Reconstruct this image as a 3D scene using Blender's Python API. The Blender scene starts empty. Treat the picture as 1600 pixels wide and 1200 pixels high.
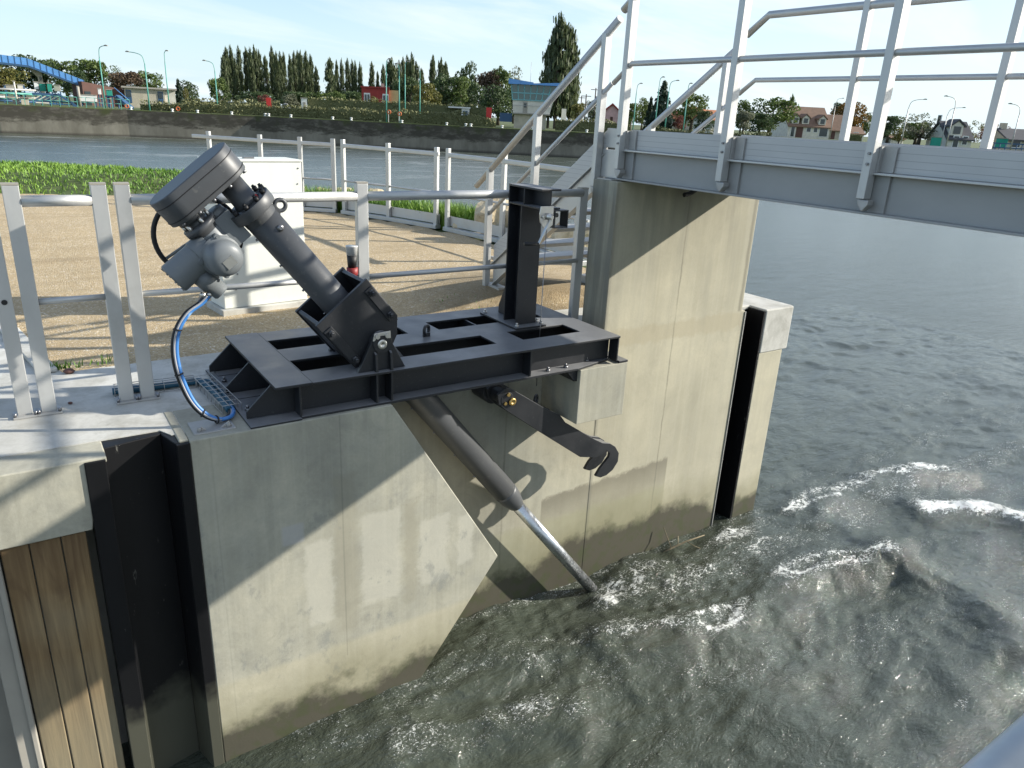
import bpy, bmesh, math, random
import numpy as np
from mathutils import Vector, Matrix
R_ = math.radians
random.seed(7); np.random.seed(7)
S = bpy.context.scene
C = S.collection
# ------------------------------------------------------------------ camera
CAMZ = 1.56
cam = bpy.data.cameras.new('camera'); camo = bpy.data.objects.new('camera', cam); C.objects.link(camo)
FPX = 1154.0
def _n(v): return v / np.linalg.norm(v)
_up = -_n(np.array([637 - 800., -(3803 - 600.), -FPX]))
_u = np.array([2606 - 800., -(276 - 600.), -FPX]); _u = _n(_u - _up * (_u @ _up))
CR = np.array([_u, np.cross(_up, _u), _up])
M4 = Matrix([[*CR[0], 0], [*CR[1], 0], [*CR[2], CAMZ], [0, 0, 0, 1]])
camo.matrix_world = M4
cam.sensor_width = 36; cam.lens = FPX / 1600 * 36; cam.clip_start = .03; cam.clip_end = 3000
S.camera = camo
S.render.resolution_x = 1024; S.render.resolution_y = 768
# ------------------------------------------------------------------ light
SUN = Vector((2.4, -1.0, 1.17)).normalized()
W = bpy.data.worlds.new('World'); S.world = W; W.use_nodes = True
S.view_settings.view_transform = 'Standard'; S.view_settings.look = 'None'
S.view_settings.exposure = 0.80; S.view_settings.gamma = 1
sl = bpy.data.lights.new('sun', 'SUN'); sl.energy = 4.6; sl.angle = R_(.55); sl.color = (1, .945, .84)
so = bpy.data.objects.new('sun', sl); C.objects.link(so); so.location = (20, -10, 20)
so.rotation_euler = SUN.to_track_quat('Z', 'Y').to_euler()
def world():
    nt = W.node_tree; N = nt.nodes; L = nt.links; bg = N['Background']
    sk = N.new('ShaderNodeTexSky'); sk.sky_type = 'NISHITA'; sk.sun_disc = False
    sk.sun_elevation = math.asin(SUN.z); sk.sun_rotation = math.atan2(SUN.x, SUN.y)
    sk.air_density = 1; sk.dust_density = .35; sk.ozone_density = 2.5
    tc = N.new('ShaderNodeTexCoord'); sp = N.new('ShaderNodeSeparateXYZ'); L.new(tc.outputs['Generated'], sp.inputs[0])
    def m(op, a, b=None, clamp=False):
        q = N.new('ShaderNodeMath'); q.operation = op; q.use_clamp = clamp
        for i, v in enumerate((a, b)):
            if v is None: continue
            if isinstance(v, (int, float)): q.inputs[i].default_value = v
            else: L.new(v, q.inputs[i])
        return q.outputs[0]
    zz = m('ADD', m('MAXIMUM', sp.outputs[2], 0.0), .16)
    cb = N.new('ShaderNodeCombineXYZ'); L.new(m('DIVIDE', sp.outputs[0], zz), cb.inputs[0]); L.new(m('DIVIDE', sp.outputs[1], zz), cb.inputs[1])
    mp = N.new('ShaderNodeMapping'); mp.inputs['Rotation'].default_value = (0, 0, R_(24)); mp.inputs['Scale'].default_value = (.38, 1.1, 1); mp.inputs['Location'].default_value = (1.7, .35, 0)
    L.new(cb.outputs[0], mp.inputs[0])
    n1 = N.new('ShaderNodeTexNoise'); n1.inputs['Scale'].default_value = 1.1; n1.inputs['Detail'].default_value = 9; n1.inputs['Roughness'].default_value = .58; n1.inputs['Distortion'].default_value = .5
    L.new(mp.outputs[0], n1.inputs[0])
    r = N.new('ShaderNodeMapRange'); r.inputs[1].default_value = .45; r.inputs[2].default_value = .70; L.new(n1.outputs[0], r.inputs[0])
    # thicker veil low on the right (towards the sun)
    side = m('MULTIPLY', m('ADD', m('MULTIPLY', sp.outputs[0], .8), m('MULTIPLY', sp.outputs[1], -.55)), .38)
    f = m('ADD', m('MULTIPLY', r.outputs[0], .85), m('ADD', side, .12), True)
    mx = N.new('ShaderNodeMix'); mx.data_type = 'RGBA'
    hz = N.new('ShaderNodeMix'); hz.data_type = 'RGBA'
    L.new(m('MULTIPLY', m('POWER', 2.718, m('MULTIPLY', m('ABSOLUTE', sp.outputs[2]), -6.5)), .92), hz.inputs[0]); L.new(sk.outputs[0], hz.inputs[6]); hz.inputs[7].default_value = (3.55, 4.6, 5.35, 1)
    L.new(m('MULTIPLY', f, .85), mx.inputs[0]); L.new(hz.outputs[2], mx.inputs[6]); mx.inputs[7].default_value = (5.35, 5.65, 5.9, 1)
    L.new(mx.outputs[2], bg.inputs[0]); bg.inputs[1].default_value = .115
world()
S.cycles.max_bounces = 5; S.cycles.caustics_reflective = False; S.cycles.caustics_refractive = False

# ------------------------------------------------------------------ pixel helpers (photo pixels -> world)
def ray(px, py): return CR @ np.array([px - 800., -(py - 600.), -FPX])
def hit(px, py, ax, v):
    o = np.array([0, 0, CAMZ]); d = ray(px, py); return o + d * ((v - o[ax]) / d[ax])
def at(px, dist, py=190):
    """ground point at horizontal distance along the column px; z of pixel py there"""
    d = ray(px, py); h = math.hypot(d[0], d[1]); k = dist / h
    return d[0] * k, d[1] * k, CAMZ + d[2] * k
def mpp(dist): return dist / FPX      # metres per photo pixel
# ------------------------------------------------------------------ materials
def mat(name, col=(.5, .5, .5), rough=.6, metal=0, spec=.5, build=None):
    m = bpy.data.materials.new(name); m.use_nodes = True
    b = m.node_tree.nodes['Principled BSDF']
    b.inputs['Base Color'].default_value = (*col, 1); b.inputs['Roughness'].default_value = rough; b.inputs['Metallic'].default_value = metal
    b.inputs['Specular IOR Level'].default_value = spec
    if build: build(G(m, b))
    return m
class G:
    """small node-graph writer"""
    def __init__(s, m, b): s.N = m.node_tree.nodes; s.L = m.node_tree.links; s.b = b; s.g = None
    def pos(s):
        if not s.g: s.g = s.N.new('ShaderNodeNewGeometry')
        return s.g.outputs['Position']
    def xyz(s):
        q = s.N.new('ShaderNodeSeparateXYZ'); s.L.new(s.pos(), q.inputs[0]); return q.outputs
    def put(s, sock, v):
        if isinstance(v, (int, float)): sock.default_value = v
        elif isinstance(v, tuple): sock.default_value = (*v, 1) if len(v) == 3 and sock.type == 'RGBA' else v
        else: s.L.new(v, sock)
    def m(s, op, a, b=0, c=None, clamp=False):
        q = s.N.new('ShaderNodeMath'); q.operation = op; q.use_clamp = clamp
        s.put(q.inputs[0], a); s.put(q.inputs[1], b)
        if c is not None: s.put(q.inputs[2], c)
        return q.outputs[0]
    def noise(s, scale, detail=4, rough=.55, stretch=(1, 1, 1), dist=0, off=(0, 0, 0), vec=None):
        mp = s.N.new('ShaderNodeMapping'); mp.inputs['Scale'].default_value = stretch; mp.inputs['Location'].default_value = off
        s.L.new(vec or s.pos(), mp.inputs[0])
        q = s.N.new('ShaderNodeTexNoise'); q.inputs['Scale'].default_value = scale; q.inputs['Detail'].default_value = detail
        q.inputs['Roughness'].default_value = rough; q.inputs['Distortion'].default_value = dist
        s.L.new(mp.outputs[0], q.inputs[0]); return q.outputs[0]
    def vor(s, scale, feat='F1', stretch=(1, 1, 1), out='Distance'):
        mp = s.N.new('ShaderNodeMapping'); mp.inputs['Scale'].default_value = stretch; s.L.new(s.pos(), mp.inputs[0])
        q = s.N.new('ShaderNodeTexVoronoi'); q.feature = feat; q.inputs['Scale'].default_value = scale
        s.L.new(mp.outputs[0], q.inputs[0]); return q.outputs[out]
    def rng(s, v, a, b, c=0., d=1.):
        q = s.N.new('ShaderNodeMapRange'); q.clamp = True
        s.put(q.inputs[0], v)
        for i, k in enumerate((a, b, c, d)): s.put(q.inputs[i + 1], k)
        return q.outputs[0]
    def mix(s, f, a, b, mode='MIX'):
        q = s.N.new('ShaderNodeMix'); q.data_type = 'RGBA'; q.blend_type = mode
        s.put(q.inputs[0], f); s.put(q.inputs[6], a); s.put(q.inputs[7], b); return q.outputs[2]
    def col(s, v): s.put(s.b.inputs['Base Color'], v)
    def rough(s, v): s.put(s.b.inputs['Roughness'], v)
    def bump(s, h, strength=.3, dist=.01):
        q = s.N.new('ShaderNodeBump'); q.inputs['Strength'].default_value = strength; q.inputs['Distance'].default_value = dist
        s.put(q.inputs['Height'], h); s.L.new(q.outputs[0], s.b.inputs['Normal'])
    def attr(s, name):
        q = s.N.new('ShaderNodeAttribute'); q.attribute_name = name; return q.outputs
    def rect(s, a, b, x0, x1, z0, z1, soft=.02, wob=None):
        """soft rectangle mask in two coordinates, edges pushed about by wob"""
        if wob is not None: a = s.m('ADD', a, wob); b = s.m('ADD', b, wob)
        q = s.m('MULTIPLY', s.rng(a, x0 - soft, x0 + soft), s.rng(a, x1 - soft, x1 + soft, 1., 0.))
        w = s.m('MULTIPLY', s.rng(b, z0 - soft, z0 + soft), s.rng(b, z1 - soft, z1 + soft, 1., 0.))
        return s.m('MULTIPLY', q, w)
WZ = -2.05
def concrete_base(g, light=(.54, .51, .40), dark=(.33, .32, .26), streak=True):
    big = g.noise(1.3, 5, .6, dist=.4); med = g.noise(6, 6, .65); fine = g.noise(60, 4, .7)
    c = g.mix(g.rng(big, .35, .66), dark, light)
    c = g.mix(g.m('MULTIPLY', g.rng(med, .42, .70), .5), c, (.35, .345, .295)); c = g.mix(g.m('MULTIPLY', g.rng(g.noise(2.6, 7, .72, dist=.8, off=(3, 7, 1)), .52, .66), .42), c, (.235, .23, .195))
    if streak:
        st = g.noise(1, 4, .6, (9, 9, .5)); c = g.mix(g.m('MULTIPLY', g.rng(st, .5, .75), .45), c, (.25, .24, .19))
        bo = g.noise(1, 3, .6, (26, 26, .35)); c = g.mix(g.m('MULTIPLY', g.rng(bo, .5, .7), .18), c, (.6, .58, .48))
    c = g.mix(g.m('MULTIPLY', g.rng(fine, .3, .7), .30), c, g.mix(.5, c, (.16, .155, .13)))
    pit = g.rng(g.vor(16), .0, .06, 1., 0.); keep = g.rng(g.noise(3.3, 2), .5, .6)
    c = g.mix(g.m('MULTIPLY', g.m('MULTIPLY', pit, keep), .75), c, (.1, .1, .085))
    g.bump(g.m('ADD', g.m('MULTIPLY', fine, .5), g.m('MULTIPLY', med, .8)), .25, .006)
    return c
def waterline(g, c, z):
    n = g.m('MULTIPLY', g.m('SUBTRACT', g.noise(2.2, 6, .65), .5), .55)
    zz = g.m('SUBTRACT', z, n)
    c = g.mix(g.m('MULTIPLY', g.rng(zz, WZ + .24, WZ + .55, 1., 0.), .55), c, (.20, .185, .10))
    c = g.mix(g.m('MULTIPLY', g.rng(zz, WZ + .16, WZ + .27, 1., 0.), .93), c, (.055, .05, .034))
    moss = g.m('MULTIPLY', g.rng(zz, WZ + .08, WZ + .34, 1., 0.), g.rng(g.noise(9, 5), .48, .62))
    return g.mix(g.m('MULTIPLY', moss, .6), c, (.05, .065, .02))
def b_wall(g):      # quay front block and recessed wall, pier
    x, y, z = g.xyz()[:3]
    c = concrete_base(g)
    wob = g.m('MULTIPLY', g.m('SUBTRACT', g.noise(7, 5, .7), .5), .12)
    front = g.rng(y, 3.6, 3.75, 1., 0.); back = g.m('SUBTRACT', 1., front)
    def F(m, k, col):
        nonlocal c
        c = g.mix(g.m('MULTIPLY', m, k), c, col)
    # pale scraped render patches on the front block
    for q in ((1.44, 1.68, -1.28, -.66), (1.82, 2.02, -1.27, -.80), (1.10, 1.26, -1.30, -.75), (2.10, 2.2, -1.2, -.84)):
        F(g.m('MULTIPLY', g.rect(x, z, *q, .015, wob), front), .5, (.54, .52, .44))
    for q in ((1.28, 1.41, -1.42, -.36), (1.71, 1.80, -1.36, -.64)):
        F(g.m('MULTIPLY', g.rect(x, z, *q, .02, wob), front), .55, (.31, .29, .22))
    F(g.m('MULTIPLY', g.rect(x, z, .98, 1.10, -.72, -.60, .008), front), .5, (.46, .46, .47))
    F(g.m('MULTIPLY', g.rng(g.m('ADD', z, g.m('MULTIPLY', wob, .3)), -1.52, -1.48, 1., 0.), front), .35, (.55, .49, .33))
    F(g.m('MULTIPLY', g.rect(x, z, 1.325, 1.333, -1.6, 0, .003), front), .3, (.12, .12, .1))
    F(g.m('MULTIPLY', g.rect(x, z, .655, .662, -2.1, 0, .003), front), .2, (.2, .2, .17))
    spots = g.m('MULTIPLY', g.rng(g.noise(4, 6, .7, (1.6, 1, 1)), .57, .66), g.rng(z, -.75, -.25, .9, .15))
    F(g.m('MULTIPLY', spots, front), .55, (.2, .21, .2))
    # recessed wall: wet rectangle, warm clean area, greenish foot
    F(g.m('MULTIPLY', g.rng(x, 2.9, 3.6), back), .35, (.56, .50, .34))
    edge = g.m('SUBTRACT', g.m('ADD', z, g.m('MULTIPLY', wob, 1.1)), g.m('MULTIPLY', g.m('SUBTRACT', x, 3.0), .05))
    wet = g.m('MULTIPLY', g.rng(edge, -1.5, -1.24, .35, 1.), g.rng(edge, -1.22, -1.19, 1., 0.))
    F(g.m('MULTIPLY', g.m('MULTIPLY', wet, g.rect(x, z, 3.09, 4.43, -2.2, -.8, .006)), back), .72, (.16, .145, .105))
    F(g.m('MULTIPLY', g.rect(x, z, 1.6, 4.43, -2.2, -1.4, .03, wob), back), .5, (.33, .32, .2))
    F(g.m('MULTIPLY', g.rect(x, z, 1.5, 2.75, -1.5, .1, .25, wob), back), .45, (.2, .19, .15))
    F(g.m('MULTIPLY', g.rect(x, z, 3.6, 5.13, -.05, .09, .015, wob), back), .5, (.40, .35, .24))
    for xx in (2.72, 4.3): F(g.m('MULTIPLY', g.m('MULTIPLY', g.rect(g.m('ADD', x, g.m('MULTIPLY', wob, .2)), z, xx, xx + .012, -2, 1.2, .006), g.rng(g.noise(3, 5, .7), .35, .6, .25, 1.)), back), .65, (.14, .13, .1))
    F(g.m('MULTIPLY', g.rect(g.m('ADD', x, g.m('MULTIPLY', wob, .3)), z, 5.055, 5.09, .1, 1.2, .01), back), .55, (.15, .14, .11))
    top = g.m('MULTIPLY', g.rng(z, .55, 1.18), g.rng(g.noise(2, 5, .6, (2, 2, .7)), .4, .6))
    F(g.m('MULTIPLY', top, back), .45, (.24, .23, .19))
    lf = g.m('MULTIPLY', g.rng(x, 3.575, 3.60, 1., 0.), g.rng(x, 3.55, 3.56)); F(g.m('MULTIPLY', g.rng(g.noise(1, 5, .65, (1, 14, .8), dist=.3), .40, .62), lf), .65, (.16, .155, .13))
    F(g.m('MULTIPLY', g.rng(g.noise(1, 5, .6, (7, 7, .6), off=(2, 0, 0)), .50, .66), g.m('MULTIPLY', back, g.rng(z, -.2, .9, .25, 1.))), .5, (.27, .26, .215))
    rise = g.m('MULTIPLY', g.m('MULTIPLY', g.rng(x, 2.6, 3.6), g.rng(x, 5.0, 5.3, 1., 0.)), g.m('MULTIPLY', back, .16))
    c = waterline(g, c, g.m('SUBTRACT', z, rise))
    g.col(c); g.rough(.85)
M_WALL = mat('quay_concrete', build=b_wall)
def b_deck(g):
    c = concrete_base(g, (.68, .67, .62), (.52, .51, .47), False)
    d = g.rng(g.noise(3, 6, .7), .52, .68); c = g.mix(g.m('MULTIPLY', d, .4), c, (.33, .31, .26)); g.col(c); g.rough(.8)
M_DECK = mat('deck_concrete', build=b_deck)
def b_gravel(g):
    v = g.vor(95, out='Color'); d = g.vor(95); hsv = g.N.new('ShaderNodeSeparateColor'); g.L.new(v, hsv.inputs[0])
    c = g.mix(hsv.outputs[0], (.42, .31, .17), (.62, .50, .32))
    c = g.mix(g.m('MULTIPLY', g.rng(g.noise(38, 5, .75), .42, .62), .7), c, (.37, .275, .15))
    c = g.mix(g.m('MULTIPLY', g.rng(hsv.outputs[1], .86, .97), .7), c, (.82, .77, .66)); c = g.mix(g.m('MULTIPLY', g.rng(hsv.outputs[2], .9, .97), .7), c, (.2, .14, .08))
    big = g.noise(.9, 7, .7); c = g.mix(g.m('MULTIPLY', g.rng(big, .42, .68), .55), c, (.36, .265, .145))
    trk = g.noise(1, 5, .65, (.45, 2.8, 1)); c = g.mix(g.m('MULTIPLY', g.rng(trk, .50, .66), .45), c, (.27, .205, .115))
    x, y, z = g.xyz()[:3]
    soil = g.m('MULTIPLY', g.rng(g.m('ADD', z, g.m('MULTIPLY', g.m('SUBTRACT', g.noise(6, 4), .5), .06)), .0, .05), g.rng(x, 2.3, 3.0)); soil = g.m('MAXIMUM', soil, g.m('MULTIPLY', g.m('MULTIPLY', g.rng(x, 2.5, 3.1), g.rng(y, 5.5, 6.3, 1., 0.)), g.rng(g.noise(3, 5, .7), .35, .55))); c = g.mix(g.m('MULTIPLY', soil, .65), c, (.17, .125, .065))
    g.col(c); g.rough(.95); g.bump(g.m('ADD', g.m('MULTIPLY', d, -.6), g.m('ADD', g.m('MULTIPLY', g.noise(5, 5), 1.2), g.m('MULTIPLY', g.noise(30, 4), .5))), .8, .010)
M_GRAVEL = mat('gravel', build=b_gravel)
def b_black(g):
    n = g.noise(5, 6, .6); f = g.noise(70, 3, .7); du = g.rng(g.noise(2.2, 5, .7), .5, .75)
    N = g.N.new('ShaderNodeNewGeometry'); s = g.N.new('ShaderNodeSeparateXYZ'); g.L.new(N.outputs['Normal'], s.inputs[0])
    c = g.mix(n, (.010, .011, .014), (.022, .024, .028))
    dust_sheen = g.m('MULTIPLY', g.rng(s.outputs[2], .7, 1.), g.m('ADD', .70, g.m('MULTIPLY', du, .35)))  # dust plus a pale sky sheen painted into the upward faces
    c = g.mix(g.m('MULTIPLY', dust_sheen, .75), c, (.34, .345, .355))
    c = g.mix(g.m('MULTIPLY', g.rng(f, .62, .72), .4), c, (.1, .1, .1))
    g.col(c); g.rough(g.rng(n, .3, .7, .36, .58)); g.bump(g.m('ADD', g.m('MULTIPLY', f, .3), n), .08, .004)
M_BLACK = mat('black_paint', build=b_black)
def b_greypaint(c0):
    def f(g):
        n = g.noise(7, 5); c = g.mix(n, tuple(k * .8 for k in c0), tuple(k * 1.15 for k in c0))
        c = g.mix(g.m('MULTIPLY', g.rng(g.noise(25, 5, .7), .6, .75), .3), c, (.3, .28, .24))
        g.col(c); g.rough(.45); g.bump(g.noise(120, 3), .05, .002)
    return f
M_GEAR = mat('gearbox_paint', build=b_greypaint((.068, .072, .078)))
M_MOTOR = mat('motor_paint', build=b_greypaint((.16, .175, .185)))
def b_alu(g):
    n = g.noise(9, 5, .6, (1, 1, .35)); f = g.noise(130, 2)
    c = g.mix(n, (.47, .47, .46), (.64, .64, .62)); c = g.mix(g.m('MULTIPLY', g.rng(g.noise(3.5, 5, .7), .55, .72), .35), c, (.40, .39, .36))
    g.col(c); g.rough(g.rng(n, .3, .7, .38, .58)); g.put(g.b.inputs['Metallic'], .55); g.bump(f, .03, .002)
M_ALU = mat('aluminium', build=b_alu)
def b_aluplank(g):
    x, y, z = g.xyz()[:3]
    n = g.noise(3, 5, .6, (1, 1, 3)); c = g.mix(n, (.47, .47, .46), (.60, .595, .58))
    ln = g.rng(g.m('ABSOLUTE', g.m('SUBTRACT', g.m('FRACT', g.m('MULTIPLY', g.m('SUBTRACT', z, 1.387), 29.6)), .5)), .455, .475)
    ye = g.rng(g.m('FRACT', g.m('MULTIPLY', y, 2.2)), .0, .015, 1., 0.)
    c = g.mix(g.m('MULTIPLY', ln, .55), c, (.2, .2, .2)); c = g.mix(g.m('MULTIPLY', g.rng(g.noise(14, 3), .72, .76), .7), c, (.1, .1, .1))
    g.col(c); g.rough(.5); g.put(g.b.inputs['Metallic'], .2)
M_PLANK = mat('aluminium_planks', build=b_aluplank)
M_GIRD = mat('girder_aluminium', build=lambda g: (g.col(g.mix(g.noise(2.5, 6, .65, (1, 1, 2)), (.31, .31, .30), (.43, .425, .41))), g.rough(.55), g.put(g.b.inputs['Metallic'], .12), g.bump(g.noise(150, 3), .04, .002)))
M_GALV = mat('galvanised_steel', build=lambda g: (g.col(g.mix(g.noise(12, 6, .7), (.34, .33, .31), (.55, .55, .54))), g.rough(.55), g.put(g.b.inputs['Metallic'], .6)))
M_BOLT = mat('bolt_steel', (.25, .25, .26), .35, .9)
M_CHROME = mat('polished_steel', build=lambda g: (g.col(g.mix(g.noise(4, 4, .6, (3, 3, 3)), (.42, .44, .47), (.62, .64, .66))), g.rough(g.rng(g.noise(20, 4), .35, .7, .22, .38)), g.put(g.b.inputs['Metallic'], .95)))
M_STAIN = mat('stainless_steel', (.62, .60, .56), .28, .9)
M_BRASS = mat('brass', (.55, .38, .14), .35, .9)
M_RUBBER = mat('black_rubber', (.012, .012, .013), .55)
def b_slot(g):
    x, y, z = g.xyz()[:3]
    n = g.noise(3, 6, .65, (3, 3, .6)); c = g.mix(n, (.004, .0042, .005), (.012, .012, .0135))
    sc = g.rng(g.noise(11, 5, .7, (2, 2, .5)), .66, .72); c = g.mix(g.m('MULTIPLY', sc, .5), c, (.22, .22, .2))
    zz = g.m('ADD', z, g.m('MULTIPLY', g.m('SUBTRACT', g.noise(6, 5), .5), .35))
    c = g.mix(g.m('MULTIPLY', g.m('MULTIPLY', g.rng(zz, -1.62, -1.48, 1., 0.), g.rng(x, 1.5, 2.0, 1., 0.)), .75), c, (.10, .10, .075))
    g.col(c); g.rough(.45); g.put(g.b.inputs['Specular IOR Level'], .25); g.bump(n, .15, .006)
M_SLOT = mat('slot_paint', build=b_slot)
def b_wood(g):
    x, y, z = g.xyz()[:3]
    gr = g.noise(1, 6, .6, (34, 30, 1.6), dist=.6); kn = g.noise(1, 3, .5, (6, 6, 2.2), dist=1.4)
    c = g.mix(g.rng(gr, .3, .7), (.12, .07, .03), (.31, .21, .10)); c = g.mix(g.m('MULTIPLY', g.rng(kn, .58, .70), .6), c, (.10, .055, .025))
    c = g.mix(g.m('MULTIPLY', g.rng(g.noise(1.4, 4), .45, .65), .35), c, (.30, .25, .16))
    c = g.mix(g.m('MULTIPLY', g.rng(z, -1.5, -1.0, 1., 0.), .5), c, (.25, .235, .165)); c = g.mix(g.m('MULTIPLY', g.rng(z, -.75, -.38), .45), c, (.09, .05, .025))
    g.col(c); g.rough(.8); g.bump(gr, .3, .006)
M_WOOD = mat('timber', build=b_wood)
M_CAB = mat('cabinet_paint', build=lambda g: (g.col(g.mix(g.m('MULTIPLY', g.rng(g.noise(3, 5, .7, (3, 3, .6)), .5, .8), .25), (.74, .75, .69), (.55, .54, .46))), g.rough(.45)))
M_BLUE = mat('blue_cable', build=lambda g: (g.col(g.mix(g.rng(g.noise(14, 2), .6, .7), (.05, .20, .52), (.25, .45, .75))), g.rough(.4)))
M_TEAL = mat('teal_cable', (.015, .09, .15), .45)
M_GREYC = mat('grey_cable', (.35, .35, .36), .5)
M_REDD = mat('dark_red_plastic', (.25, .02, .02), .5)
M_RED = mat('red_paint', (.55, .03, .025), .5)
M_TEALP = mat('green_pole_paint', (.10, .36, .30), .5)
M_TEAL2 = mat('teal_frame_paint', (.17, .40, .42), .5)
M_WHITE = mat('white_paint', build=lambda g: (g.col(g.mix(g.noise(2, 4), (.72, .72, .70), (.82, .82, .80))), g.rough(.6)))
M_GLASS = mat('dark_glass', (.03, .045, .05), .08, 0, .6)
M_TGLASS = mat('green_glass', (.045, .11, .105), .08, 0, .8)
def plain(name, c0, c1=None, sc=1.5, r=.8):
    c1 = c1 or tuple(min(1, k * 1.35) for k in c0)
    return mat(name, build=lambda g: (g.col(g.mix(g.rng(g.noise(sc, 5, .6), .3, .7), c0, c1)), g.rough(r)))
M_BRICKR = plain('red_render', (.27, .035, .03)); M_CREAM = plain('cream_render', (.52, .42, .20)); M_BEIGE = plain('beige_render', (.40, .36, .28))
M_WALLW = plain('house_render', (.56, .53, .46)); M_ROOFB = plain('brown_tiles', (.17, .105, .07)); M_ROOFR = plain('orange_tiles', (.33, .13, .06)); M_SLATE = plain('slate', (.06, .06, .065))
M_SKYB = plain('blue_cladding', (.10, .27, .56), r=.4); M_NAVY = plain('blue_steel', (.03, .08, .16), r=.5); M_RUST = plain('rust', (.10, .05, .04)); M_GRNP = plain('green_panel', (.02, .24, .18)); M_PINK = plain('pink_render', (.55, .35, .34))
M_CONC2 = plain('plain_concrete', (.30, .28, .24)); M_ASPH = plain('asphalt', (.05, .05, .05))
def b_turf(g):
    c = g.mix(g.rng(g.noise(.35, 6, .6), .35, .65), (.045, .085, .02), (.09, .11, .035)); c = g.mix(g.rng(g.noise(3, 4), .4, .7, 0., .5), c, (.12, .13, .05)); g.col(c); g.rough(.95)
M_TURF = mat('turf', build=b_turf)
def b_blade(g):
    a = g.attr('tint')
    c = g.mix(a[2], (.09, .20, .018), (.22, .36, .05)); g.col(c); g.rough(.6); g.put(g.b.inputs['Subsurface Weight'], 0.)
M_BLADE = mat('grass_blades', build=b_blade)
def leafm(name, a, b, r=.65):
    def f(g):
        t = g.attr('tint'); g.col(g.mix(t[2], a, b)); g.rough(r)
        tr = g.N.new('ShaderNodeBsdfTranslucent'); mx = g.N.new('ShaderNodeMixShader'); mx.inputs[0].default_value = .28
        g.L.new(g.b.inputs['Base Color'].links[0].from_socket, tr.inputs[0])
        out = g.N['Material Output']; g.L.new(g.b.outputs[0], mx.inputs[1]); g.L.new(tr.outputs[0], mx.inputs[2]); g.L.new(mx.outputs[0], out.inputs[0])
    return mat(name, build=f)
ML_POP = leafm('poplar_leaves', (.044, .064, .028), (.125, .155, .062)); ML_GRN = leafm('green_leaves', (0.045, 0.083, 0.018), (0.158, 0.210, 0.053))
ML_DRK = leafm('dark_leaves', (0.032, 0.061, 0.025), (0.099, 0.144, 0.050)); ML_CON = leafm('needles', (0.016, 0.035, 0.022), (0.048, 0.080, 0.045))
ML_YEL = leafm('yellow_leaves', (.09, .10, .02), (.22, .20, .05)); ML_ORG = leafm('orange_leaves', (.10, .065, .015), (.28, .15, .03)); ML_BRN = leafm('brown_leaves', (0.063, 0.042, 0.028), (0.154, 0.105, 0.063)); ML_RED = leafm('reddish_leaves', (.12, .04, .03), (.26, .10, .07))
ML_PALE = leafm('pale_leaves', (.09, .10, .06), (.24, .25, .16))
M_BARK = plain('bark', (.07, .055, .04), sc=8)
def b_rock(g):
    c = g.mix(g.rng(g.noise(5, 6, .65), .3, .7), (.42, .33, .20), (.72, .62, .44)); c = g.mix(g.m('MULTIPLY', g.rng(g.noise(13, 5), .55, .7), .5), c, (.22, .17, .1)); g.col(c); g.rough(.9); g.bump(g.noise(9, 6, .7), .6, .04)
M_ROCK = mat('limestone', build=b_rock)
def b_bank(g):
    x, y, z = g.xyz()[:3]
    n = g.noise(.35, 8, .78, (1, 1, 4)); zz = g.m('ADD', z, g.m('MULTIPLY', g.m('SUBTRACT', n, .5), 2.6))
    c = g.mix(g.rng(g.noise(.8, 6, .65, (1, 1, .35)), .35, .65), (.145, .135, .105), (.245, .23, .185))
    c = g.mix(g.m('MULTIPLY', g.rng(zz, -1.0, -.70), g.rng(g.noise(.9, 6, .7, (1, 1, 2.5)), .38, .52, .55, 1.)), c, (.058, .053, .040))
    c = g.mix(g.m('MULTIPLY', g.rng(g.noise(.6, 5), .5, .65), g.rng(zz, -.4, .1)), c, (.05, .06, .02))
    c = g.mix(g.rng(z, -2.0, -1.78, .8, 0.), c, (.045, .04, .032)); c = g.mix(g.m('MULTIPLY', g.rng(z, .42, .47), g.rng(g.noise(.5, 5), .3, .5)), c, (.11, .14, .03))
    g.col(c); g.rough(.9)
M_BANK = mat('old_quay_concrete', build=b_bank)
def b_hedge(g):
    t = g.attr('tint'); c = g.mix(t[2], (.095, .105, .04), (.19, .19, .08)); g.col(c); g.rough(.7)
M_HEDGE = mat('hedge_leaves', build=b_hedge)
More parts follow.
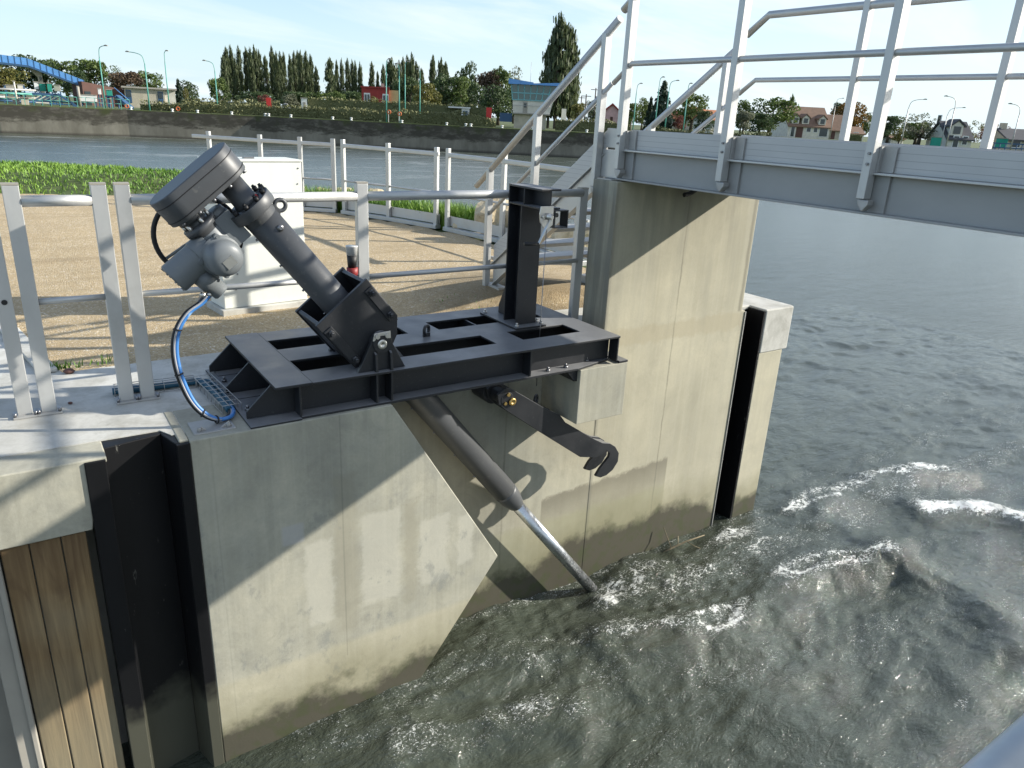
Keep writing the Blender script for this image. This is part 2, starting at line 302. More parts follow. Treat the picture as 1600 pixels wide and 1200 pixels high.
def b_water(g):
    foam = g.attr('foam')[2]; P = g.pos(); x, y, z = g.xyz()[:3]
    big = g.noise(1.3, 6, .62, (1, 2.1, 1), dist=.9); mid = g.noise(5, 6, .62, (1, 2.2, 1), dist=1.0); fin = g.noise(24, 4, .6, (1, 2.0, 1), dist=.6)
    far = g.noise(.55, 6, .65, (1, 1.8, 1), dist=.3)
    near = g.m('MULTIPLY', g.rng(g.m('ADD', g.m('ABSOLUTE', x), g.m('ABSOLUTE', y)), 7, 16, 1., .5), g.rng(g.m('ADD', g.m('ABSOLUTE', x), g.m('ABSOLUTE', y)), 16, 60, 1., .55))
    h = g.m('ADD', g.m('MULTIPLY', big, .036), g.m('ADD', g.m('MULTIPLY', mid, .020), g.m('MULTIPLY', fin, .008)))
    h = g.m('MULTIPLY', g.m('ADD', h, g.m('MULTIPLY', far, .05)), near); h = g.m('ADD', h, g.m('MULTIPLY', g.m('ADD', g.m('MULTIPLY', g.noise(33, 4, .6, (1, 1.4, 1), dist=.8), .016), g.m('MULTIPLY', g.noise(75, 2, .6), .005)), g.rng(foam, .14, .6, 0., .8)))
    q = g.N.new('ShaderNodeBump'); q.inputs['Strength'].default_value = 1; q.inputs['Distance'].default_value = 1.; g.put(q.inputs['Height'], h)
    g.L.new(q.outputs[0], g.b.inputs['Normal'])
    f1 = g.noise(9, 8, .78, (1, 1.5, 1), dist=1.6); f2 = g.noise(42, 5, .75, (1, 1.3, 1), dist=1.2); f3 = g.noise(2.6, 6, .7, (1, 1.6, 1), dist=1.0)
    rid = g.rng(g.m('ABSOLUTE', g.m('SUBTRACT', f1, .5)), .0, .075, 1., 0.)
    k = g.m('ADD', foam, g.m('MULTIPLY', g.m('SUBTRACT', f3, .5), 1.2))
    f4 = g.noise(21, 5, .7, (1, 1.5, 1), dist=1.5)
    kk = g.m('ADD', k, g.m('MULTIPLY', g.m('SUBTRACT', f1, .5), 1.9))
    m = g.m('MAXIMUM', g.rng(kk, .86, 1.04), g.m('MULTIPLY', g.rng(f4, .55, .62), g.rng(kk, .48, .85)))
    m = g.m('MULTIPLY', m, g.rng(g.noise(5, 5, .7, (1, 1.6, 1), dist=1.), .36, .52, .45, 1.))
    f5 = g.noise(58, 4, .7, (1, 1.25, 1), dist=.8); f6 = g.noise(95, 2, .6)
    glint_speck = g.m('MULTIPLY', g.rng(f5, .60, .65), g.rng(g.m('ADD', foam, g.m('MULTIPLY', g.m('SUBTRACT', f3, .5), 1.5)), .25, .75))  # fine white specks painted among the foam in place of sun glints
    m = g.m('MAXIMUM', m, g.m('MULTIPLY', g.m('MAXIMUM', glint_speck, g.m('MULTIPLY', g.rng(f6, .67, .71), g.m('MULTIPLY', g.rng(f3, .50, .62), g.rng(foam, .12, .3)))), .95))
    far_f = g.m('MULTIPLY', g.rng(g.noise(.16, 6, .62, (.8, 3., 1)), .52, .70), g.m('MULTIPLY', g.m('MULTIPLY', g.rng(y, 22, 50), g.rng(x, 35, 55, 1., .3)), g.m('MULTIPLY', g.rng(g.noise(1.1, 4, .7, (.7, 2, 1)), .42, .6), .42)))
    m = g.m('MAXIMUM', m, far_f)
    body = g.mix(g.noise(.5, 3), (.042, .052, .036), (.074, .086, .068))
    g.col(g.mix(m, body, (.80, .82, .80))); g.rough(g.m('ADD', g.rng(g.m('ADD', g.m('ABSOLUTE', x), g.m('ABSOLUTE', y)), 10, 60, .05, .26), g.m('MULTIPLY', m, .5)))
    g.put(g.b.inputs['IOR'], 1.52)
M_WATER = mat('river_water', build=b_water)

# ------------------------------------------------------------------ mesh builder
class MB:
    def __init__(s): s.v = []; s.f = []; s.sm = []
    def add(s, vs, fs, smooth=False):
        o = len(s.v); s.v += [tuple(map(float, p)) for p in vs]
        s.f += [tuple(i + o for i in f) for f in fs]; s.sm += [smooth] * len(fs) if isinstance(smooth, bool) else list(smooth)
        return s
    def box(s, x0, x1, y0, y1, z0, z1, fr=None):
        vs = [Vector((x, y, z)) for z in (z0, z1) for y in (y0, y1) for x in (x0, x1)]
        if fr: vs = [fr @ p for p in vs]
        return s.add(vs, [(0, 2, 3, 1), (4, 5, 7, 6), (0, 1, 5, 4), (2, 6, 7, 3), (0, 4, 6, 2), (1, 3, 7, 5)])
    def prism(s, pts, a, b, plane='xz', fr=None):
        """polygon in a plane extruded between a and b on the third axis (concave allowed)"""
        n = len(pts)
        mk = {'xz': lambda p, t: Vector((p[0], t, p[1])), 'xy': lambda p, t: Vector((p[0], p[1], t)), 'yz': lambda p, t: Vector((t, p[0], p[1]))}[plane]
        vs = [mk(p, a) for p in pts] + [mk(p, b) for p in pts]
        if fr: vs = [fr @ p for p in vs]
        area = sum(pts[i][0] * pts[(i + 1) % n][1] - pts[(i + 1) % n][0] * pts[i][1] for i in range(n))
        c0 = list(range(n)); c1 = [n + i for i in range(n)]
        sides = [(i, (i + 1) % n, n + (i + 1) % n, n + i) for i in range(n)]
        return s.add(vs, [tuple(reversed(c0)), tuple(c1)] + sides)
    def tube(s, pts, r, n=12, caps=True):
        """tube along points; r a number or a list"""
        P = [Vector(p) for p in pts]; rs = r if isinstance(r, (list, tuple)) else [r] * len(P)
        up = None; rings = []
        for i, p in enumerate(P):
            d = (P[min(i + 1, len(P) - 1)] - P[max(i - 1, 0)]).normalized()
            if up is None:
                up = Vector((0, 0, 1)) if abs(d.z) < .9 else Vector((1, 0, 0))
            a = (up - d * up.dot(d)).normalized(); up = a; b = d.cross(a)
            rings.append([p + (a * math.cos(2 * math.pi * k / n) + b * math.sin(2 * math.pi * k / n)) * rs[i] for k in range(n)])
        vs = [q for g in rings for q in g]; fs = []
        for i in range(len(P) - 1):
            for k in range(n): fs.append((i * n + k, i * n + (k + 1) % n, (i + 1) * n + (k + 1) % n, (i + 1) * n + k))
        sm = [True] * len(fs)
        if caps: fs += [tuple(reversed(range(n))), tuple((len(P) - 1) * n + k for k in range(n))]; sm += [False, False]
        return s.add(vs, fs, sm)
    def cyl(s, a, b, r, n=20, r2=None): return s.tube([a, b], [r, r2 if r2 is not None else r], n)
    def lathe(s, prof, o, d, n=24):
        """profile (along, radius) turned about axis d at o"""
        o = Vector(o); d = Vector(d).normalized()
        return s.prof([(o + d * t, max(r, 1e-4)) for t, r in prof], d, n)
    def prof(s, pr, d, n):
        up = Vector((0, 0, 1)) if abs(d.z) < .9 else Vector((1, 0, 0)); a = (up - d * up.dot(d)).normalized(); b = d.cross(a)
        vs = [p + (a * math.cos(2 * math.pi * k / n) + b * math.sin(2 * math.pi * k / n)) * r for p, r in pr for k in range(n)]; fs = []
        for i in range(len(pr) - 1):
            for k in range(n): fs.append((i * n + k, i * n + (k + 1) % n, (i + 1) * n + (k + 1) % n, (i + 1) * n + k))
        sm = [True] * len(fs); fs += [tuple(reversed(range(n))), tuple((len(pr) - 1) * n + k for k in range(n))]; sm += [False, False]
        return s.add(vs, fs, sm)
    def ring(s, o, d, R, r, n=28, k=8, a0=0, a1=360):
        o = Vector(o); d = Vector(d).normalized(); up = Vector((0, 0, 1)) if abs(d.z) < .9 else Vector((1, 0, 0)); a = (up - d * up.dot(d)).normalized(); b = d.cross(a)
        full = abs(a1 - a0) >= 360; m = n if full else n + 1
        pts = []
        for i in range(m):
            t = R_(a0 + (a1 - a0) * i / n); rad = a * math.cos(t) + b * math.sin(t)
            pts.append([o + rad * (R + r * math.cos(2 * math.pi * j / k)) + d * r * math.sin(2 * math.pi * j / k) for j in range(k)])
        vs = [q for g in pts for q in g]; fs = []
        for i in range(m if full else m - 1):
            i2 = (i + 1) % m
            for j in range(k): fs.append((i * k + j, i2 * k + j, i2 * k + (j + 1) % k, i * k + (j + 1) % k))
        return s.add(vs, fs, True)
    def bar(s, a, b, w, h, up=(0, 0, 1)):
        """square bar from a to b, w across, h along 'up'"""
        a = Vector(a); b = Vector(b); d = (b - a); l = d.length; d.normalize(); up = Vector(up); u = (up - d * up.dot(d)).normalized(); r = d.cross(u)
        fr = Matrix([[d.x, r.x, u.x, a.x], [d.y, r.y, u.y, a.y], [d.z, r.z, u.z, a.z], [0, 0, 0, 1]])
        return s.box(0, l, -w / 2, w / 2, -h / 2, h / 2, fr)
def obj(name, mb, m, parent=None, bevel=0, tint=None):
    me = bpy.data.meshes.new(name)
    v = np.array(mb.v, dtype=float)
    if parent is not None: org = np.array(parent['_o'])
    else: org = np.array([(v[:, 0].min() + v[:, 0].max()) / 2, (v[:, 1].min() + v[:, 1].max()) / 2, v[:, 2].min()])
    me.from_pydata((v - org).tolist(), [], mb.f); me.polygons.foreach_set('use_smooth', mb.sm)
    bm = bmesh.new(); bm.from_mesh(me); bmesh.ops.recalc_face_normals(bm, faces=bm.faces); bm.to_mesh(me); bm.free()
    if tint is not None:
        a = me.attributes.new('tint', 'FLOAT', 'FACE'); a.data.foreach_set('value', tint)
    me.materials.append(m); o = bpy.data.objects.new(name, me); C.objects.link(o)
    if parent is None: o.location = org; o['_o'] = org.tolist()
    else: o.parent = parent; o['_o'] = org.tolist()
    if bevel:
        b = o.modifiers.new('bevel', 'BEVEL'); b.width = bevel; b.segments = 2; b.limit_method = 'ANGLE'; b.angle_limit = R_(40)
    return o
def tag(o, label=None, cat=None, group=None, kind=None):
    if label: o['label'] = label
    if cat: o['category'] = cat
    if group: o['group'] = group
    if kind: o['kind'] = kind
    return o
def thing(name, loc, label, cat, group=None):
    o = bpy.data.objects.new(name, None); C.objects.link(o); o.location = loc; o['_o'] = list(map(float, loc)); o.empty_display_size = .1
    return tag(o, label, cat, group)
def dup(root, loc, rz=0, sc=None, label=None):
    r = root.copy(); C.objects.link(r); r.location = loc; r.rotation_euler = (0, 0, rz)
    if sc: r.scale = sc
    if label: r['label'] = label
    for ch in root.children:
        c = ch.copy(); C.objects.link(c); c.parent = r
        for g in ch.children:
            d = g.copy(); C.objects.link(d); d.parent = c
    return r
ORD = ['first', 'second', 'third', 'fourth', 'fifth', 'sixth', 'seventh', 'eighth', 'ninth', 'tenth', 'eleventh', 'twelfth', 'thirteenth', 'fourteenth', 'fifteenth', 'sixteenth', 'seventeenth', 'eighteenth']
#==SETTING==
# ---- numpy gradient noise
_perm = np.random.permutation(512); _gr = np.random.uniform(0, 2 * np.pi, 512)
def pnoise(x, y):
    xi = np.floor(x).astype(int); yi = np.floor(y).astype(int); xf = x - xi; yf = y - yi
    u = xf * xf * xf * (xf * (xf * 6 - 15) + 10); v = yf * yf * yf * (yf * (yf * 6 - 15) + 10)
    def g(ix, iy, dx, dy):
        h = _gr[_perm[(_perm[ix % 512] + iy) % 512]]; return np.cos(h) * dx + np.sin(h) * dy
    a = g(xi, yi, xf, yf); b = g(xi + 1, yi, xf - 1, yf); c = g(xi, yi + 1, xf, yf - 1); d = g(xi + 1, yi + 1, xf - 1, yf - 1)
    return (a + (b - a) * u) * (1 - v) + (c + (d - c) * u) * v
def fbm(x, y, o=4, g=.5):
    t = 0; a = 1.
    for i in range(o): t = t + a * pnoise(x, y); x = x * 2.03 + 17.3; y = y * 2.03 + 9.1; a *= g
    return t
def sstep(x, a, b): t = np.clip((x - a) / (b - a), 0, 1); return t * t * (3 - 2 * t)
def seg_d(X, Y, pts):
    best = np.full(X.shape, 1e9)
    for (ax, ay), (bx, by) in zip(pts[:-1], pts[1:]):
        dx, dy = bx - ax, by - ay; t = np.clip(((X - ax) * dx + (Y - ay) * dy) / (dx * dx + dy * dy), 0, 1)
        best = np.minimum(best, np.hypot(X - ax - t * dx, Y - ay - t * dy))
    return best
def wpx(*pp): return [tuple(hit(px, py, 2, WZ)[:2]) for px, py in pp]
# ------------------------------------------------------------------ water
def build_water():
    xs = np.concatenate([np.arange(.2, 8.0, .022), np.arange(8.0, 16.001, .05)]); ys = np.concatenate([np.arange(-2.5, .8, .05), np.arange(.8, 4.3, .022), np.arange(4.3, 10.001, .05)])
    X, Y = np.meshgrid(xs, ys); nx, ny = len(xs), len(ys)
    wx = X + .35 * fbm(X * .6 + 5, Y * .6, 3); wy = Y + .35 * fbm(X * .6 - 9, Y * .6 + 4, 3)
    Z = .055 * fbm(wx * .7, wy * 1.05 + 3, 3) + .018 * (1 - np.abs(2 * fbm(wx * 1.5, wy * 2.7, 3))) + .007 * fbm(wx * 4.5, wy * 8, 3)
    # standing waves below the sill: long crests running to the right
    foam = np.zeros_like(X)
    def crest(px, amp, w, f, fw):
        nonlocal Z, foam
        d = seg_d(X, Y, wpx(*px)) + .16 * fbm(X * 1.6, Y * 1.6 + amp * 99, 4)
        ad = np.abs(d); Z = Z + amp * np.exp(-(ad / w) ** 2); foam = np.maximum(foam, f * np.exp(-(ad / fw) ** 2))
    crest([(950, 1005), (1120, 985), (1200, 915), (1290, 890), (1380, 880)], .09, .30, .9, .10)
    crest([(1380, 880), (1500, 930), (1600, 1010)], .09, .30, .25, .14)
    crest([(940, 935), (1010, 900), (1110, 860), (1190, 820), (1260, 790), (1370, 750), (1480, 740)], .045, .25, .9, .12)
    crest([(940, 940), (1060, 920), (1160, 870), (1250, 850)], .04, .2, .74, .15)
    crest([(1450, 800), (1540, 800), (1640, 830)], .09, .25, 1.2, .19)
    crest([(1300, 810), (1420, 760), (1600, 700)], .04, .3, .6, .22)
    crest([(940, 945), (1080, 930), (1200, 870), (1330, 800), (1460, 760), (1620, 770)], .0, .3, .50, .42)
    crest([(960, 1000), (1120, 975), (1230, 905), (1380, 870), (1480, 850), (1620, 850)], .0, .3, .44, .30)
    crest([(420, 1190), (620, 1120), (760, 1040), (930, 990)], .0, .3, .40, .30)
    crest([(700, 1180), (900, 1080), (1060, 1040)], .0, .3, .36, .22)
    crest([(1240, 760), (1380, 720), (1500, 650), (1620, 640)], .02, .3, .42, .30)
    crest([(830, 1040), (940, 1005), (1060, 985)], .04, .2, .72, .10)
    crest([(620, 1170), (760, 1130), (900, 1110)], .045, .22, .72, .12)
    crest([(430, 1190), (560, 1150), (700, 1060), (760, 1010)], .03, .25, .5, .2)
    crest([(1000, 1180), (1120, 1110), (1190, 1130)], .02, .2, .4, .15)
    crest([(1500, 1100), (1560, 1000), (1620, 940)], .02, .2, .38, .18)
    d = seg_d(X, Y, wpx((940, 938), (955, 944))); foam = np.maximum(foam, .95 * np.exp(-(d / .09) ** 2)); Z += .015 * np.exp(-(d / .12) ** 2) - .075 * np.exp(-(np.hypot(X - 3.45, Y - 3.78) / .38) ** 2)
    wall = seg_d(X, Y, [(.5, 3.55), (1.8, 3.55), (2.0, 4.0), (3.5, 4.0), (5.2, 4.0), (5.8, 4.0)])
    foam = np.maximum(foam, .62 * np.exp(-((wall - .02) / .06) ** 2)); foam = np.maximum(foam, .30 * np.exp(-(wall / .5) ** 2))
    turb = sstep(-np.abs(Y - 3.0 + .3 * (X - 4)), -1.6, -.2) * sstep(-X, -9, -5)
    Z += turb * (.017 * (1 - 2.2 * np.abs(fbm(wx * 2.4, wy * 4.2, 3))) + .006 * fbm(X * 8, Y * 13, 2))
    foam = np.maximum(foam, .32 * turb); foam = np.maximum(foam, .16 + .22 * sstep(fbm(X * .5, Y * .9 + 8, 3), .1, .5) * sstep(X, 5, 9))
    e = np.minimum(np.minimum(X - xs[0], xs[-1] - X), np.minimum(Y - ys[0], ys[-1] - Y)); k = sstep(e, 0, 1.2)
    k = np.where(Y > 4.05, np.minimum(k, 1), k); Z *= np.where(X < 1.2, sstep(X, .2, .7) * .6 + .4 * k, 1) * k; foam *= k
    V = np.stack([X, Y, WZ + Z], -1).reshape(-1, 3)
    idx = np.arange(nx * ny).reshape(ny, nx)
    F = np.stack([idx[:-1, :-1], idx[:-1, 1:], idx[1:, 1:], idx[1:, :-1]], -1).reshape(-1, 4)
    B = 1500.; x0, x1, y0, y1 = xs[0], xs[-1], ys[0], ys[-1]
    ex = np.array([(-B, -B, WZ), (B, -B, WZ), (B, B, WZ), (-B, B, WZ)]); n = nx * ny
    c = [idx[0, 0], idx[0, -1], idx[-1, -1], idx[-1, 0]]
    Fo = [[n + i, n + (i + 1) % 4, c[(i + 1) % 4], c[i]] for i in range(4)]
    me = bpy.data.meshes.new('water'); me.from_pydata(np.concatenate([V, ex]).tolist(), [], F.tolist() + Fo)
    me.polygons.foreach_set('use_smooth', [True] * (len(F)) + [False] * 4)
    a = me.attributes.new('foam', 'FLOAT', 'POINT'); a.data.foreach_set('value', np.concatenate([foam.ravel(), np.zeros(4)]).astype(np.float32))
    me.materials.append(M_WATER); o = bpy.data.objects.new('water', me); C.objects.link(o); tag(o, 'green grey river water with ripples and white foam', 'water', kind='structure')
build_water()
# ------------------------------------------------------------------ island: gravel yard, deck, grass
FENCE = [(5.52, 5.4), (5.47, 6.6), (5.40, 8.3), (5.22, 9.50), (5.18, 9.66), (4.85, 10.65), (4.47, 11.55), (4.41, 11.68), (3.98, 12.05), (3.50, 12.55), (2.7, 13.6)]
def build_yard():
    mb = MB(); xs = np.arange(-9, 5.61, .16); ys = np.arange(4.9, 15.7, .16); X, Y = np.meshgrid(xs, ys)
    Z = -.012 + .012 * fbm(X * 1.1, Y * 1.1, 3) - .006 + .11 * np.exp(-((X - 3.9) / .9) ** 2 - ((Y - 5.75) / .8) ** 2) * sstep(Y, 5.02, 5.5)
    Z = np.where(Y < 5.1, np.minimum(Z, -.006), Z)
    n = len(xs); idx = np.arange(X.size).reshape(X.shape)
    mb.v = np.stack([X, Y, Z], -1).reshape(-1, 3).tolist()
    def inside(x, y): # west of the fence line
        for (ax, ay), (bx, by) in zip(FENCE[:-1], FENCE[1:]):
            if min(ay, by) <= y <= max(ay, by): return x < ax + (bx - ax) * (y - ay) / (by - ay) - .02
        return x < 5.5 if y < 5.4 else x < 2.7 - (y - 13.6) * .7
    for j in range(len(ys) - 1):
        for i in range(n - 1):
            if inside(xs[i + 1], ys[j]) : mb.f.append((idx[j, i], idx[j, i + 1], idx[j + 1, i + 1], idx[j + 1, i])); mb.sm.append(True)
    o = obj('gravel_yard', mb, M_GRAVEL); tag(o, 'tan gravel yard behind the quay railing', 'gravel', kind='structure')
    # earth body of the island, under yard and grass, with slopes into the water
    mb = MB(); top = [(-40, 4.3), (5.2, 4.3), (5.75, 5.2), (5.95, 7.5), (5.85, 9.6), (5.3, 11.6), (4.5, 12.8), (3.6, 15.6), (2.6, 17.2), (1.4, 18.6), (-.5, 20), (-4, 21), (-12, 21.5), (-40, 22)]
    bot = [(-40, 4.3), (5.4, 4.3), (6.9, 5.0), (7.3, 7.6), (7.2, 10.2), (6.5, 12.8), (5.5, 14.6), (4.9, 17.0), (3.8, 19.2), (2.0, 20.6), (-.2, 22), (-4, 23.2), (-12, 23.7), (-40, 24.2)]
    k = len(top); mb.add([(x, y, -.04) for x, y in top] + [(x, y, -2.6) for x, y in bot], [tuple(range(k))] + [(i, i + 1, k + i + 1, k + i) for i in range(k - 1)])
    tag(obj('island_ground', mb, M_TURF), 'earth of the island sloping into the river', 'ground', kind='structure')
build_yard()
def build_deck():
    mb = MB()
    mb.prism([(-7, 3.785), (.465, 3.785), (.505, 3.70), (1.64, 3.70), (1.66, 4.035), (3.55, 4.035), (3.55, 4.30), (5.12, 4.30), (5.12, 4.9), (3.52, 5.02), (.12, 4.93), (-.26, 7.2), (-.55, 9.5), (-7, 9.5)], -.03, .0, 'xy')
    o = obj('deck_pavement', mb, M_DECK); tag(o, 'pale concrete deck along the top of the quay', 'pavement', kind='structure')
    mb = MB(); mb.prism([(.10, 4.945), (.0, 4.95), (-.38, 7.2), (-.67, 9.5), (-.55, 9.5), (-.26, 7.2)], .004, .03, 'xy')
    tag(obj('kerb', mb, M_DECK, bevel=.006), 'concrete kerb along the gravel edge', 'kerb', kind='structure')
build_deck()
def blades(pts, h0, h1, w, lean, name, label, cat):
    mb = MB(); tint = []
    for x, y, z in pts:
        a = random.uniform(0, 6.283); h = random.uniform(h0, h1); dx, dy = math.cos(a), math.sin(a); l = random.uniform(.1, lean) * h; b = random.uniform(0, 6.283)
        lx, ly = l * math.cos(b), l * math.sin(b)
        o = len(mb.v); mb.v += [(x - dx * w, y - dy * w, z), (x + dx * w, y + dy * w, z), (x + lx * .4 + dx * w * .7, y + ly * .4 + dy * w * .7, z + h * .6), (x + lx * .4 - dx * w * .7, y + ly * .4 - dy * w * .7, z + h * .6), (x + lx, y + ly, z + h)]
        mb.f += [(o, o + 1, o + 2, o + 3), (o + 3, o + 2, o + 4)]; mb.sm += [False, False]; t = min(1, max(0, .42 + .3 * math.sin(x * 1.3 + 2 * math.sin(y * .9)) + random.gauss(0, .22))); tint += [t, t]
    o = obj(name, mb, M_BLADE, tint=tint); tag(o, label, cat, kind='stuff'); return o
def build_grass():
    # mound behind the yard
    mb = MB(); xs = np.arange(-16, 4.61, .3); ys = np.arange(14.0, 21.6, .3); X, Y = np.meshgrid(xs, ys)
    near = 15.0 + .15 * fbm(X * .8, X * 0 + 2, 3) - .28 * np.maximum(X, 0) + .05 * X * (X > 1.5); far = 20 - .22 * X - np.where(X > .5, (X - .5) * .62, 0)
    hgt = .26 * sstep(Y, near, near + 1.3) * sstep(-Y, -far - .2, -far + 1.6) - .03 + .025 * fbm(X * 1.3, Y * 1.3, 3) - 1.1 * sstep(Y, far + .2, far + 2)
    idx = np.arange(X.size).reshape(X.shape); mb.v = np.stack([X, Y, hgt], -1).reshape(-1, 3).tolist()
    for j in range(len(ys) - 1):
        for i in range(len(xs) - 1):
            if Y[j + 1, i] > near[j, i]: mb.f.append((idx[j, i], idx[j, i + 1], idx[j + 1, i + 1], idx[j + 1, i])); mb.sm.append(True)
    tag(obj('grass_mound', mb, M_TURF), 'low grassy mound between the gravel and the river', 'grass bank', kind='structure')
    pts = []
    fh = lambda x, y: float(np.interp(x, xs, [np.interp(y, ys, hgt[:, i]) for i in (max(0, min(len(xs) - 1, int((x + 16) / .3))),)][0:1] * 1) if False else 0)
    def H(x, y):
        i = min(len(xs) - 2, max(0, int((x - xs[0]) / .3))); j = min(len(ys) - 2, max(0, int((y - ys[0]) / .3))); u = (x - xs[i]) / .3; v = (y - ys[j]) / .3
        return (hgt[j, i] * (1 - u) + hgt[j, i + 1] * u) * (1 - v) + (hgt[j + 1, i] * (1 - u) + hgt[j + 1, i + 1] * u) * v, near[j, i]
    while len(pts) < 26000:
        x = random.uniform(-7, 4.4); y = random.uniform(14.2, 20.4); h, nr = H(x, y)
        if y > nr + random.uniform(-.1, .35) and h > -.1: pts.append((x, y, h - .01))
    blades(pts, .025, .10, .010, .9, 'mound_grass', 'bright green grass growing on the mound by the river', 'grass')
    pts = []
    while len(pts) < 9000:
        t = random.uniform(1.5, len(FENCE) - 1.01); i = int(t); u = t - i; a, b = FENCE[i], FENCE[i + 1]; x = a[0] + (b[0] - a[0]) * u; y = a[1] + (b[1] - a[1]) * u
        o = random.uniform(.1, .62); x += o * (1 if y < 9.6 else .86); y += o * (.1 if y < 9.6 else .5)
        if 9.0 < y < 14 and (y > 9.25 or random.random() < .4): pts.append((x, y, -.04))
    blades(pts, .20, .42, .008, .5, 'verge_grass', 'tall bright grass on the verge behind the boundary railing', 'grass')
    pts = []
    for cx, cy, n, s in ((.12, 5.0, 60, .05), (3.15, 5.1, 90, .09), (3.45, 4.95, 50, .06), (3.3, 5.6, 60, .2), (.35, 5.02, 30, .08)):
        for _ in range(n): pts.append((random.gauss(cx, s), max(4.99, random.gauss(cy, s * .5)), .0))
    blades(pts, .02, .07, .004, .9, 'weeds', 'small weeds in the gravel along the edge of the deck', 'weeds')
build_grass()
def rock(loc, sz, seed, label):
    bm = bmesh.new(); bmesh.ops.create_icosphere(bm, subdivisions=3, radius=1); rnd = random.Random(seed)
    planes = [(Vector((rnd.gauss(0, 1), rnd.gauss(0, 1), rnd.gauss(0, 1))).normalized(), rnd.uniform(.5, .85)) for _ in range(11)]
    for v in bm.verts:
        for n, d in planes:
            e = v.co.dot(n) - d
            if e > 0: v.co -= n * e * .92
        v.co *= 1 + .05 * math.sin(v.co.x * 9 + seed) * math.cos(v.co.y * 8 + v.co.z * 7)
    mb = MB(); rz = rnd.uniform(0, 6)
    mb.add([(loc[0] + (v.co.x * math.cos(rz) - v.co.y * math.sin(rz)) * sz[0], loc[1] + (v.co.x * math.sin(rz) + v.co.y * math.cos(rz)) * sz[1], loc[2] + v.co.z * sz[2]) for v in bm.verts], [tuple(v.index for v in f.verts) for f in bm.faces], False)
    bm.free(); tag(obj('boulder', mb, M_ROCK), label, 'boulder', 'limestone boulders along the river edge')
def build_rocks():
    L_ = [((5.78, 9.0), (.36, .26, .26), 'largest pale boulder at the right end of the bright grass verge'), ((5.62, 8.45), (.22, .20, .27), 'upright pale boulder behind the bottom post of the stairs'), ((5.85, 8.15), (.26, .22, .30), 'tall rounded boulder seen between the stair post and the railing post'), ((5.60, 8.95), (.20, .13, .10), 'low flat boulder lying just behind the railing toe plate'),
          ((5.64, 8.05), (.16, .14, .12), 'small boulder nearest the foot of the stairs'), ((5.95, 7.35), (.32, .25, .19), 'boulder seen under the stair treads by the pier'), ((5.45, 9.35), (.16, .12, .09), 'small flat boulder lying in the grass verge'), ((6.1, 8.75), (.26, .22, .24), 'boulder close to the water behind the upright one'),
          ((5.95, 9.7), (.24, .2, .16), 'boulder at the water side of the grass verge'), ((5.75, 7.75), (.20, .18, .17), 'boulder under the lower stair flight'), ((5.0, 12.9), (.34, .2, .16), 'rounded boulder beyond the middle railing post'), ((4.2, 13.9), (.4, .25, .15), 'long low boulder to the right of the white cabinet'), ((4.75, 13.3), (.2, .16, .12), 'small grey boulder beyond the double railing posts'),
          ((5.3, 12.2), (.24, .2, .16), 'boulder between the verge grass and the river'), ((6.3, 6.5), (.26, .22, .18), 'boulder hidden mostly by the bridge pier')]
    for i, ((x, y), s, l) in enumerate(L_): s = tuple(k * 1.2 for k in s); rock((x, y, s[2] * .72 - .02 - max(0, x - 6.2) * .3), s, 11 + i, l)
build_rocks()
